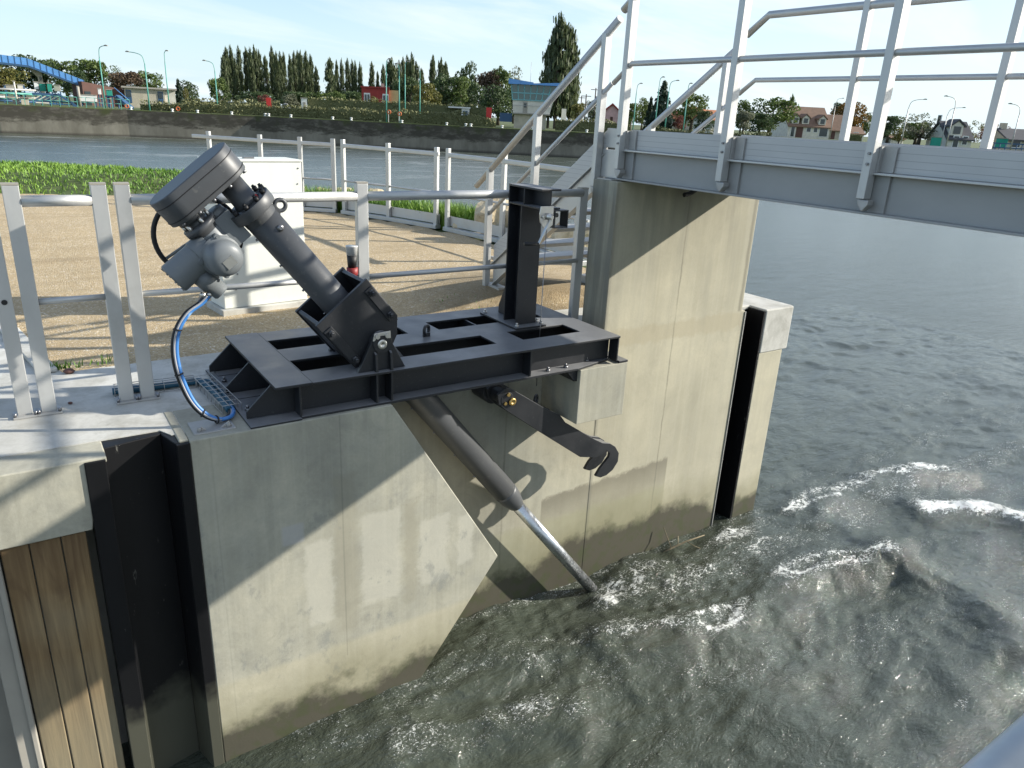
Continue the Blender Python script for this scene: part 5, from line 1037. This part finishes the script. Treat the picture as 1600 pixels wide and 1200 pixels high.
def build_lamps():
    Ls = [(168, 172, 92, 72, .75, 'tall green lamp post by the green containers'), (236, 172, 88.5, 83, -1.5, 'lamp post with curved arm in front of the beige building'), (267, 160, 104, 80, .3, 'thin lamp post at the right end of the beige building'), (342, 162, 95, 96, -1.0, 'lamp post with curved arm left of the poplar row'),
          (604, 190, 84.5, 92, .3, 'leftmost of the four green lamp posts by the red house'), (624, 190, 84.2, 100, -.2, 'green lamp post with a blue foot, second of the four'), (633, 178, 92, 96, .3, 'third of the four green lamp posts by the red house'), (656, 178, 94, 108, -.2, 'rightmost of the four green lamp posts'),
          (990, 200, 100, 130, .4, 'lamp post standing left of the spruce'), (1024, 200, 95, 120, .3, 'tallest lamp post in front of the spruce'), (1040, 203, 95, 125, .8, 'lamp post at the right flank of the spruce'), (1069, 205, 95, 130, .2, 'lamp post in front of the small orange roofs'),
          (1415, 228, 100, 154, 1.6, 'lamp post with an arm to the right by the sparse grey tree'), (1487, 230, 100, 151, -1.2, 'taller lamp post in front of the slate house'), (1478, 230, 120, 167, 1.9, 'shorter lamp post at the gable of the slate house'), (1590, 236, 100, 163, -1.2, 'lamp post at the right edge of the picture'), (1301, 214, 150, 153, 1.0, 'lamp post between the dormer house and the orange tree')]
    for px, pb, d, pt, arm, l in Ls:
        x, y, _ = at(px, d); zt = at(px, d, pt)[2]; t = thing('street_lamp', (x, y, GZ), l, 'street lamp', 'street lamps on the opposite bank')
        e = Vector((CR[0][0], CR[1][0], 0)).normalized(); b = Vector((x, y, GZ))
        pts = [b, b + Vector((0, 0, (zt - GZ) * .8)), b + Vector((0, 0, zt - GZ - .35)) + e * arm * .12, b + Vector((0, 0, zt - GZ - .08)) + e * arm * .5, b + Vector((0, 0, zt - GZ)) + e * arm]
        obj('pole', MB().tube([pts[0], pts[1]], [.075, .05], 8), M_TEALP if px < 1100 else M_GALV, t); obj('arm', MB().tube(smooth_path(pts[1:], 4), .035, 6), M_TEALP if px < 1100 else M_GALV, t)
        h = pts[-1]; obj('lamp_head', MB().prism([(-.1, -.04), (.26, -.03), (.26, .04), (.1, .10), (-.1, .05)], -.09, .09, 'xz', Matrix([[e.x * (1 if arm > 0 else -1), -e.y, 0, h.x], [e.y * (1 if arm > 0 else -1), e.x, 0, h.y], [0, 0, 1, h.z], [0, 0, 0, 1]])), M_CONC2, t)
    for px, pt, d, l in ((913, 147, 130, 'utility pole left of the stair post'), (927, 137, 132, 'utility pole carrying a round transformer'), (906, 150, 150, 'far utility pole right of the giant poplar'), (1363, 174, 170, 'wooden utility pole left of the second bridge post')):
        x, y, _ = at(px, d); zt = at(px, d, pt)[2]; t = thing('utility_pole', (x, y, GZ), l, 'utility pole'); obj('pole', MB().tube([(x, y, GZ), (x, y, zt)], [.13, .09], 7), M_BARK, t)
        e = Vector((CR[0][0], CR[1][0], 0)).normalized(); c = Vector((x, y, zt - .3)); obj('crossarm', MB().bar(c - e * .8, c + e * .8, .08, .1), M_BARK, t)
        if 'transformer' in l: obj('transformer', MB().cyl((x + .3, y, zt - 2.1), (x + .3, y, zt - 1.3), .32, 12), M_CONC2, t)
    for i, (px, l) in enumerate(((207, 'white bollard at the foot of the blue stairs'), (271, 'white bollard left of the orange life ring'), (310, 'white bollard below the small conifer'), (363, 'white bollard below the left end of the poplar row'), (415, 'left of two close white bollards below the red box'), (420.5, 'right of two close white bollards below the red box'), (455, 'white bollard below the white car'), (520, 'white bollard below the round green tree'), (549, 'white bollard left of the red house'), (628, 'white bollard beside the blue lamp foot'), (698, 'white bollard below the white garage'), (728, 'white bollard right of the white garage'), (736, 'last white bollard before the end of the hedge'), (785, 'white bollard left of the control tower'), (833, 'white bollard in front of the control tower'), (918, 'white bollard seen between the stair posts'))):
        d = bank_d(px) + .9; x, y, _ = at(px, d); t = thing('mooring_bollard', (x, y, GZ), l, 'bollard', 'white mooring bollards along the opposite quay')
        obj('shaft', MB().lathe([(0, .16), (.03, .16), (.03, .10), (.16, .09), (.19, .15), (.25, .15), (.28, .07)], (x, y, GZ + .004), (0, 0, 1), 12), M_WHITE, t)
build_lamps()
def frame_at(pa, da, pb, db):
    """local frame along the line from pixel column pa (distance da) to pb (db): x to the right, y away"""
    a = Vector(at(pa, da)[:2]); b = Vector(at(pb, db)[:2]); e = (b - a); L_ = e.length; e.normalize(); f = Vector((-e.y, e.x))
    return Matrix([[e.x, f.x, 0, a.x], [e.y, f.y, 0, a.y], [0, 0, 1, GZ], [0, 0, 0, 1]]), L_
def house(label, pa, da, pb, db, depth, eave, ridge, wall, roof, wins=(), dorm=(), chim=None, door=None, gwin=None, name='house'):
    fr, L_ = frame_at(pa, da, pb, db); ze = at(pa, da, eave)[2] - GZ; zr = at(pa, da, ridge)[2] - GZ
    t = thing(name, tuple(fr @ Vector((L_ / 2, depth / 2, 0))), label, 'house')
    m = MB(); m.prism([(0, 0), (depth, 0), (depth, ze), (depth / 2, zr - .12), (0, ze)], 0, L_, 'yz', fr); w = obj('wall', m, wall, t)
    m = MB(); o = .35; k = (zr - ze) / (depth / 2)
    m.prism([(-o, ze - k * o + .02), (depth / 2, zr), (depth + o, ze - k * o + .02), (depth + o, ze - k * o + .22), (depth / 2, zr + .22), (-o, ze - k * o + .22)], -.25, L_ + .25, 'yz', fr); rf = obj('roof', m, roof, t)
    for u0, u1, z0, z1 in wins:
        f = obj('window', MB().box(L_ * u0 - .1, L_ * u1 + .1, -.06, .05, z0 - .1, z1 + .1, fr), M_WHITE, t); obj('pane', MB().box(L_ * u0, L_ * u1, -.075, -.0605, z0, z1, fr), M_GLASS, f)
    if gwin: y0, y1, z0, z1 = gwin; f = obj('window', MB().box(-.06, .05, y0 - .08, y1 + .08, z0 - .08, z1 + .08, fr), M_WHITE, t); obj('pane', MB().box(-.075, -.0605, y0, y1, z0, z1, fr), M_GLASS, f)
    for u in dorm:
        c = L_ * u; zb = ze + .45; m = MB(); m.prism([(c - .75, zb), (c + .75, zb), (c + .75, zb + 1.2), (c, zb + 1.8), (c - .75, zb + 1.2)], .15, depth / 2 - .2, 'xz', fr); dm = obj('dormer', m, wall, t)
        m = MB(); m.prism([(c - 1.05, zb + 1.02), (c, zb + 1.88), (c + 1.05, zb + 1.02), (c + 1.05, zb + 1.25), (c, zb + 2.1), (c - 1.05, zb + 1.25)], -.02, depth / 2 - .2, 'xz', fr); obj('dormer_roof', m, roof, dm)
        obj('pane', MB().box(c - .45, c + .45, .09, .149, zb + .2, zb + 1.15, fr), M_GLASS, dm)
    if door: u0, u1, z1 = door; obj('door', MB().box(L_ * u0, L_ * u1, -.07, .05, 0, z1, fr), M_RUST, t)
    if chim: u = chim; obj('chimney', MB().box(L_ * u, L_ * u + .7, depth / 2 - .35, depth / 2 + .35, zr - .4, zr + .9, fr), M_BEIGE, rf)
    return t
def build_houses():
    house('white house with steep brown roof and three dormers', 1233, 178, 1299, 181.5, 10.5, 196, 166, M_WALLW, M_ROOFB, ((.45, .54, 1.3, 2.3), (.62, .70, 1.3, 2.3), (.76, .95, .5, 2.3), (.08, .16, .2, 2.2)), (.16, .40, .80), .01, (.2, .36, 2.3), (4.2, 5.4, 4.6, 6.3))
    house('brown roofed wing at the right of the dormer house', 1299, 182, 1330, 183.5, 7, 203, 180, M_BEIGE, M_ROOFB, (), (), None, (.1, .3, 2.1))
    house('low brown roofed annexe in front of the orange tree', 1331, 183, 1354, 184.5, 5, 209, 199, M_WALLW, M_ROOFB, ((.3, .6, .8, 1.6),))
    house('white house with dark slate roof and one white dormer', 1487, 120, 1526, 121.2, 7, 217, 191, M_WALLW, M_SLATE, ((.25, .45, .2, 1.6), (.62, .8, .6, 1.6)), (.32,), .0, None, (3.6, 4.6, 3.2, 4.2))
    house('beige house with dark roof at the right edge', 1583, 125, 1650, 127.5, 7, 219, 203, M_BEIGE, M_SLATE, ((.1, .3, .6, 1.5),), (), .05)
    house('small cream annexe left of the sparse grey tree', 1398, 150, 1418, 152, 4, 217, 211, M_WALLW, M_ROOFB, ((.4, .6, .8, 1.6),))
    house('white house with orange tile roof behind a bridge post', 1112, 150, 1137, 152, 6, 187, 173, M_WALLW, M_ROOFR, ((.1, .4, 1.2, 2.4),))
    house('small ochre roofed house right of the spruce', 1052, 160, 1070, 161, 6, 187, 174, M_BEIGE, M_ROOFR, ((.3, .6, 1., 2.2),))
    house('grey gabled house with orange roof below the round tree', 1078, 170, 1096, 171, 6, 184, 168, M_BEIGE, M_ROOFR, ((.3, .6, 1., 2.2),))
    # pink gable-fronted house
    fr, L_ = frame_at(942, 130, 968, 130); t = thing('house', tuple(fr @ Vector((L_ / 2, 3, 0))), 'pink gabled house with dark red roof edge seen between the stair posts', 'house'); z1 = at(942, 130, 175)[2] - GZ; z2 = at(955, 130, 164)[2] - GZ
    obj('wall', MB().prism([(0, 0), (L_, 0), (L_, z1), (L_ / 2, z2), (0, z1)], 0, 7, 'xz', fr), M_PINK, t)
    obj('roof', MB().prism([(-.3, z1 - .2), (L_ / 2, z2 + .02), (L_ + .3, z1 - .2), (L_ + .3, z1 + .05), (L_ / 2, z2 + .3), (-.3, z1 + .05)], -.3, 7.2, 'xz', fr), M_BRICKR, t); obj('door', MB().box(L_ * .42, L_ * .58, -.06, .05, 0, z1 * .75, fr), M_RUST, t)
    # red house with cream side
    fr, L_ = frame_at(566, 125, 608, 125); t = thing('red_house', tuple(fr @ Vector((L_ / 2, 3, 0))), 'red rendered flat roofed house with a cream end, behind the hedge', 'house'); z1 = at(590, 125, 138)[2] - GZ
    obj('wall', MB().box(0, L_, 0, 7, 0, z1, fr), M_BRICKR, t); obj('roof', MB().box(-.15, L_ + .15, -.15, 7.1, z1 + .001, z1 + .22, fr), M_BRICKR, t); obj('end_wing', MB().box(L_ + .001, L_ + 1.5, .6, 6, 0, z1 - .15, fr), M_CREAM, t); obj('chimney', MB().box(L_ * .72, L_ * .72 + .5, 2, 2.6, z1 + .22, z1 + .8, fr), M_BEIGE, t)
    for u in (.08, .76):
        f = obj('window', MB().box(L_ * u, L_ * u + .95, -.06, .05, z1 * .45, z1 * .83, fr), M_WHITE, t); 
        for k in (0, 1): obj('pane', MB().box(L_ * u + .1 + k * .42, L_ * u + .43 + k * .42, -.075, -.0605, z1 * .5, z1 * .78, fr), M_GLASS, f)
    # low beige service building
    fr, L_ = frame_at(200, 108, 262, 108); t = thing('service_building', tuple(fr @ Vector((L_ / 2, 2.5, 0))), 'long low beige flat roofed building behind the hedge at the left', 'building'); z1 = at(230, 108, 139)[2] - GZ
    obj('wall', MB().box(0, L_, 0, 4.5, 0, z1, fr), M_BEIGE, t); obj('roof', MB().box(-.3, L_ + 1.4, -.3, 4.7, z1 + .001, z1 + .2, fr), M_CONC2, t); obj('end_wall', MB().box(L_ + .001, L_ + 1.2, .2, 4.3, 0, z1 - .02, fr), M_WALLW, t)
    for u in (.03, .82): 
        f = obj('window', MB().box(L_ * u, L_ * u + .6, -.05, .05, z1 * .25, z1 * .9, fr), M_NAVY, t); obj('pane', MB().box(L_ * u + .06, L_ * u + .54, -.07, -.0505, z1 * .55, z1 * .86, fr), M_GLASS, f)
    # control tower
    d = 86; fr, L_ = frame_at(803, d, 853, d); t = thing('control_tower', tuple(fr @ Vector((L_ / 2, 2, 0))), 'lock control tower with blue roof and a glazed top floor', 'control tower'); Z = lambda py: at(828, d, py)[2] - GZ; k = mpp(d)
    za, zb, zc, zd = Z(177), Z(157), Z(133), Z(126)
    obj('base', MB().box(0, L_, 0, 3.6, 0, za - .12, fr), M_BEIGE, t)
    obj('body', MB().prism([(-.15, za), (L_ + .35, za), (L_ + .65, zb), (-.25, zb)], -.35, 3.9, 'xz', fr), M_WALLW, t); obj('ledge', MB().box(-.2, L_ + .4, -.5, 4, za - .119, za - .001, fr), M_CONC2, t)
    obj('glazing', MB().prism([(-.22, zb + .001), (L_ + .62, zb + .001), (L_ + 1.0, zc), (-.42, zc)], -.38, 3.9, 'xz', fr), M_TGLASS, t)
    for i in range(8):
        u = i / 7; xb = -.25 + (L_ + .9) * u; xt = -.45 + (L_ + 1.48) * u; obj('mullion', MB().bar(fr @ Vector((xb, -.41, zb)), fr @ Vector((xt, -.41, zc)), .11, .05, (0, -1, .1)), M_TEAL2, t)
    obj('transom', MB().box(-.32, L_ + .78, -.45, -.39, zb + (zc - zb) * .42, zb + (zc - zb) * .42 + .12, fr), M_TEAL2, t); obj('sill', MB().box(-.3, L_ + .7, -.46, -.36, zb - .05, zb + .06, fr), M_TEAL2, t)
    obj('roof', MB().prism([(-.75, zc + .01), (L_ * .55, zc + .01), (L_ * .55, Z(129)), (-.75, zd + .1)], -.8, 4.2, 'xz', fr), M_SKYB, t); obj('roof_wing', MB().prism([(L_ * .55 + .001, zc + .01), (L_ + 1.2, zc + .01), (L_ + 1.2, Z(128)), (L_ * .55 + .001, Z(130.5))], -.9, 4.2, 'xz', fr), M_SKYB, t)
    f = obj('door', MB().box(L_ * .26, L_ * .40, -.40, -.3, za + .02, zb - .15, fr), M_CONC2, t); obj('pane', MB().box(L_ * .29, L_ * .37, -.42, -.401, zb - .75, zb - .3, fr), M_GLASS, f)
    obj('railing', MB().tube([fr @ Vector((-.2, -.55, za + .75)), fr @ Vector((L_ + .4, -.55, za + .75))], .02, 5), M_GALV, t); obj('aerial', MB().tube([fr @ Vector((L_ * .45, 2, zc)), fr @ Vector((L_ * .45, 2, zc + 2.4))], .02, 5), M_GALV, t)
    obj('side_stairs', MB().box(-1.6, -.25, .5, 2, za - 1.0, za - .1, fr), M_NAVY, t)
    x, y, _ = at(880, 90); p = frame_at(876.5, 90, 883.5, 90); z0 = at(880, 90, 188)[2] - GZ; z1 = at(880, 90, 170)[2] - GZ
    pn = thing('info_panel', (x, y, GZ), 'white upright panel right of the giant poplar', 'sign'); obj('board', MB().box(0, p[1], 0, .12, z0, z1, p[0]), M_WHITE, pn, .02); obj('leg', MB().box(p[1] * .4, p[1] * .6, .02, .10, 0, z0 - .001, p[0]), M_GALV, pn)
    for px, py, w, h, l in ((421.5, 163, 7.5, 10, 'red box standing below the tall poplar row'), (763.5, 182, 8.5, 14, 'red box standing left of the control tower')):
        d = bank_d(px) + 3.6; fr, L_ = frame_at(px - w / 2, d, px + w / 2, d); zt = at(px, d, py - h)[2] - GZ; tb = thing('equipment_box', tuple(fr @ Vector((L_ / 2, .2, 0))), l, 'box'); obj('body', MB().box(0, L_, 0, .4, .5, zt, fr), M_RED, tb, .02); obj('post', MB().box(L_ * .4, L_ * .6, .15, .25, 0, .499, fr), M_GALV, tb)
    # white car, kiosk, garage
    d = 108; fr, L_ = frame_at(443, d, 456, d); c = thing('parked_car', tuple(fr @ Vector((L_ / 2, .8, 0))), 'small pale car parked behind the long hedge', 'car'); kk = L_ / 3.9 * 1.0
    obj('body', MB().prism([(0, .3), (L_, .3), (L_, .75), (L_ * .93, .9), (L_ * .72, .95), (L_ * .58, 1.42), (L_ * .2, 1.45), (L_ * .04, .95), (0, .85)], 0, 1.6, 'xz', fr), M_GALV, c, .05); obj('side_window', MB().prism([(L_ * .12, .96), (L_ * .66, .96), (L_ * .56, 1.36), (L_ * .22, 1.38)], -.01, .02, 'xz', fr), M_GLASS, c)
    for u in (.2, .8): w = fr @ Vector((L_ * u, 0, .3)); w2 = fr @ Vector((L_ * u, .2, .3)); obj('wheel', MB().cyl(w, w2, .3, 16), M_RUBBER, c)
    fr, L_ = frame_at(472, 100, 481, 100); c = thing('kiosk', tuple(fr @ Vector((L_ / 2, .5, 0))), 'small white kiosk with grey door behind the long hedge', 'kiosk'); z1 = at(476, 100, 154)[2] - GZ; obj('wall', MB().box(0, L_, 0, 1, 0, z1, fr), M_WHITE, c); obj('roof', MB().box(-.08, L_ + .08, -.08, 1.08, z1 + .001, z1 + .1, fr), M_CONC2, c); obj('door', MB().box(L_ * .3, L_ * .75, -.03, .02, 0, z1 * .8, fr), M_CONC2, c)
    fr, L_ = frame_at(701, 98, 733, 98); c = thing('garage', tuple(fr @ Vector((L_ / 2, 1.5, 0))), 'low white shelter with an open dark bay behind the hedge', 'shelter'); z1 = at(717, 98, 169)[2] - GZ; obj('roof', MB().box(-.1, L_ + .1, -.2, 3, z1, z1 + .16, fr), M_WHITE, c); obj('wall', MB().box(L_ * .62, L_, 0, 2.8, 0, z1 - .001, fr), M_WHITE, c); obj('back_wall', MB().box(0, L_ * .619, 2.7, 2.8, 0, z1 - .001, fr), M_CONC2, c); obj('window', MB().box(L_ * .68, L_ * .92, -.03, .02, z1 * .5, z1 * .85, fr), M_NAVY, c)
    for px, py, dd, l in ((608, 175, 84.3, 'orange life ring on the leftmost green lamp post'), (624.5, 178, 84.0, 'orange life ring on the lamp post with the blue foot'), (280, 170, 88.6, 'orange life ring on a stand in front of the long hedge'), (201, 166, 90, 'orange life ring beside the blue stairs')):
        z = at(px, dd, py)[2]; x, y, _ = at(px, dd); lr = thing('life_ring', (x, y, z), l, 'life ring', 'life rings on the opposite quay'); n = Vector((x, y, 0)).normalized(); obj('ring', MB().ring((x, y, z), n, .17, .055, 20, 8), M_ROOFO, lr)
        obj('stand', MB().box(x - .03, x + .03, y + .12, y + .18, GZ, z + .2), M_GALV, lr)
M_ROOFO = mat('orange_plastic', (.62, .16, .05), .5)
build_houses()
def build_left_plant():
    d = 108
    t = thing('blue_gangway', (*at(60, d)[:2], GZ), 'long blue covered gangway sloping down over the plant at the left', 'gangway')
    pts = [(-60, 78, 90), (0, 84, 96), (58, 92, 103), (140, 126, 135)]
    for (pa, ta, ba), (pb, tb, bb) in zip(pts[:-1], pts[1:]):
        fr, L_ = frame_at(pa, d, pb, d); f = lambda p, y: at(p, d, y)[2] - GZ
        m = MB(); m.prism([(0, f(pa, ba)), (L_, f(pb, bb)), (L_, f(pb, tb)), (0, f(pa, ta))], 0, 2.2, 'xz', fr); sg = obj('span', m, M_SKYB, t)
        m = MB(); m.prism([(0, f(pa, ba) - .22), (L_, f(pb, bb) - .22), (L_, f(pb, bb) - .001), (0, f(pa, ba) - .001)], -.1, 2.3, 'xz', fr); obj('underside', m, M_NAVY, sg)
        nn = max(2, int(L_ / .6))
        for i in range(nn + 1):
            u = i / nn; z0 = f(pa, ba) + (f(pb, bb) - f(pa, ba)) * u; z1 = f(pa, ta) + (f(pb, tb) - f(pa, ta)) * u; obj('panel_joint', MB().box(L_ * u - .03, L_ * u + .03, -.03, -.001, z0, z1, fr), M_NAVY, sg)
    fr, L_ = frame_at(50, d + 1, 78, d + 1); f = lambda p, y: at(p, d, y)[2] - GZ
    s = thing('gangway_pier', tuple(fr @ Vector((L_ / 2, .5, 0))), 'angular concrete support under the bend of the blue gangway', 'support'); obj('shaft', MB().prism([(L_ * .72, 0), (L_, 0), (L_ * .95, f(75, 108)), (L_ * .05, f(52, 103)), (L_ * .3, f(58, 108)), (L_ * .70, f(70, 121))], 0, 1.4, 'xz', fr), M_BEIGE, s); obj('opening', MB().box(L_ * .80, L_ * .92, -.03, .02, f(72, 126), f(72, 120), fr), M_GLASS, s)
    fr, L_ = frame_at(136, d - 1, 205, d + 1); b = thing('rusty_shed', tuple(fr @ Vector((L_ / 2, 1.5, 0))), 'rust brown shed at the foot of the blue gangway', 'shed'); zs = f(140, 128); obj('wall', MB().prism([(0, 0), (L_, 0), (L_, f(200, 141)), (0, zs)], 0, 3, 'xz', fr), M_RUST, b); obj('door', MB().box(L_ * .03, L_ * .16, -.04, .02, 0, zs * .6, fr), M_GLASS, b)
    def crate(name, pa, pb, t_, b_, dd, mt, l, cat, mt2=None):
        fr, L_ = frame_at(pa, dd, pb, dd); z0 = at((pa + pb) / 2, dd, b_)[2] - GZ; z1 = at((pa + pb) / 2, dd, t_)[2] - GZ; c = thing(name, tuple(fr @ Vector((L_ / 2, .6, 0))), l, cat)
        obj('body', MB().box(0, L_, 0, 1.2, z0, z1, fr), mt, c, .03); obj('frame', MB().box(-.04, L_ + .04, -.05, 1.25, z1 + .001, z1 + .07, fr), mt2 or M_CONC2, c)
        for u in (.08, .92): obj('leg', MB().box(L_ * u - .06, L_ * u + .06, .2, .32, 0, z0 - .001, fr), M_NAVY, c)
    crate('green_container', 70, 80, 131, 143, 100, M_GRNP, 'dark green container left of the gangway foot', 'container'); crate('green_container', 82, 89, 131, 144, 99, M_GRNP, 'bright green container in front of the gangway support', 'container'); crate('green_container', 172, 181, 141, 152, 98, M_GRNP, 'green container beside the tall green lamp post', 'container')
    crate('white_tank', 62, 69, 129, 140, 100, M_WHITE, 'small white tank left of the green containers', 'tank'); crate('white_tank', 159, 164, 139, 148, 98, M_WHITE, 'white box left of the tall green lamp post', 'tank'); crate('white_tank', 130, 156, 149, 159, 96, M_WHITE, 'long white covered tank on legs', 'tank'); crate('white_tank', 92, 102, 134, 143, 100, M_CONC2, 'grey rounded hopper right of the bright green container', 'tank'); crate('white_tank', 36, 47, 133, 141, 102, M_WALLW, 'pale box near the white pole at the left', 'tank'); crate('white_tank', 2, 14, 149, 153, 96, M_WHITE, 'low pale tank at the left edge', 'tank'); crate('white_tank', 18, 30, 134, 139, 104, M_CONC2, 'grey box behind the pipes at the left', 'tank')
    crate('small_cabin', 38, 50, 154, 168, 90, M_BEIGE, 'small beige cabin on the quay at the left', 'cabin', M_RUST); crate('small_cabin', 25, 36, 156, 168, 92, M_CONC2, 'grey cabin left of the beige one', 'cabin')
    # blue steel platform with stairs
    d2 = 91; fr, L_ = frame_at(57, d2, 122, d2); p = thing('blue_platform', tuple(fr @ Vector((L_ / 2, .8, 0))), 'blue steel platform with diagonal bars and a stair at the left', 'platform'); z1 = at(80, d2, 146)[2] - GZ; z2 = at(80, d2, 157)[2] - GZ
    obj('deck', MB().box(0, L_ * .62, 0, 1.5, z1 - .2, z1, fr), M_NAVY, p); obj('lower_panel', MB().box(L_ * .38, L_ * .95, -.05, .05, .15, z2 - .25, fr), M_SKYB, p); obj('pale_panel', MB().box(L_ * .06, L_ * .37, -.06, .04, .2, z2 - .2, fr), M_WALLW, p); obj('lower_beam', MB().box(0, L_ * .95, .06, .3, z2 - .15, z2, fr), M_NAVY, p)
    for i in range(9): u = i / 9 * L_ * .6; obj('diagonal', MB().bar(fr @ Vector((u, .1, z2)), fr @ Vector((u + .75, .1, z1 - .2)), .07, .07), M_NAVY if i % 2 else M_WALLW, p)
    for u in (0, .2, .4, .62, .95): obj('leg', MB().box(L_ * u - .07, L_ * u + .07, .5, .64, 0, z2 - .151, fr), M_NAVY, p)
    obj('stair', MB().bar(fr @ Vector((L_ * .6, -.2, z1)), fr @ Vector((L_ * 1.02, -.2, .05)), .5, .22), M_NAVY, p)
    fr, L_ = frame_at(184, 92, 204, 91); p = thing('blue_stairs', tuple(fr @ Vector((L_ / 2, .6, 0))), 'blue steel stairs by the rusty shed, left of the hedge', 'stairs'); z1 = at(184, 92, 150)[2] - GZ; obj('landing', MB().box(-1.2, .1, 0, 1, z1 - .15, z1, fr), M_NAVY, p); obj('flight', MB().bar(fr @ Vector((0, .4, z1)), fr @ Vector((L_, .4, .1)), .6, .25), M_NAVY, p); obj('handrail', MB().bar(fr @ Vector((0, .1, z1 + .8)), fr @ Vector((L_, .1, .9)), .05, .05), M_SKYB, p)
    for u in (-1.1, 0): obj('leg', MB().box(u - .05, u + .05, .4, .5, 0, z1 - .151, fr), M_NAVY, p)
    # pipes and poles at the far left
    t = thing('pipe_rack', (*at(14, 98)[:2], GZ), 'rack of grey and green pipes at the left edge', 'pipe rack')
    for i, (py, mt) in enumerate(((137, M_GALV), (143, M_TEALP), (149, M_CONC2), (155, M_NAVY), (161, M_TEALP))):
        a = at(-40, 96 + i * .3, py); b = at(56, 97 + i * .3, py + 4.5); obj('pipe', MB().tube([a, b], .10 + .03 * (i % 2), 7), mt, t)
    for px in (-20, 2, 17, 46): x, y, _ = at(px, 97.6); zt = at(px, 97.6, 134)[2]; obj('upright', MB().box(x - .07, x + .07, y - .07, y + .07, GZ, zt), M_NAVY, t)
    for px, pt, dd, l in ((32, 128, 95, 'white pole at the left in front of the pipes'), (129, 136, 95, 'thick grey pole right of the blue platform')):
        x, y, _ = at(px, dd); zt = at(px, dd, pt)[2]; q = thing('steel_pole', (x, y, GZ), l, 'pole'); obj('shaft', MB().tube([(x, y, GZ), (x, y, zt)], .08 if px < 100 else .14, 8), M_WALLW if px < 100 else M_CONC2, q); obj('pole_cap', MB().box(x - .12, x + .12, y - .12, y + .12, zt, zt + .08), M_CONC2, q)
    t = thing('quay_railing', (*at(90, 88.4)[:2], GZ), 'green painted railing along the quay edge at the left', 'railing')
    prev = None
    for i in range(17):
        px = -10 + i * 13.5; dd = bank_d(px) + .8; x, y, _ = at(px, dd); obj('post', MB().box(x - .025, x + .025, y - .025, y + .025, GZ, GZ + .95), M_TEALP, t)
        if prev:
            for z in (.5, .93): obj('rail', MB().tube([(*prev, GZ + z), (x, y, GZ + z)], .025, 5), M_TEALP, t)
        prev = (x, y)
    # green screens and blue railing in front of the slate house
    for pa, pb, t_, b_, dd, l in ((1461, 1478, 215, 229, 112, 'green screen at the gable of the slate house'), (1564, 1583, 217, 231, 112, 'green screen left of the house at the right edge')):
        crate('green_screen', pa, pb, t_, b_, dd, M_GRNP, l, 'screen')
    t = thing('blue_railing', (*at(1575, 100)[:2], GZ), 'dark blue railing low above the bridge board at the right', 'railing')
    for i in range(9):
        px = 1545 + i * 9; x, y, _ = at(px, 102); obj('post', MB().box(x - .04, x + .04, y - .04, y + .04, GZ, GZ + 1.0), M_NAVY, t)
    a = at(1540, 102); b = at(1640, 102)
    for z in (.55, 1.0): obj('rail', MB().bar((a[0], a[1], GZ + z), (b[0], b[1], GZ + z), .08, .12), M_NAVY, t)
build_left_plant()
#==END==
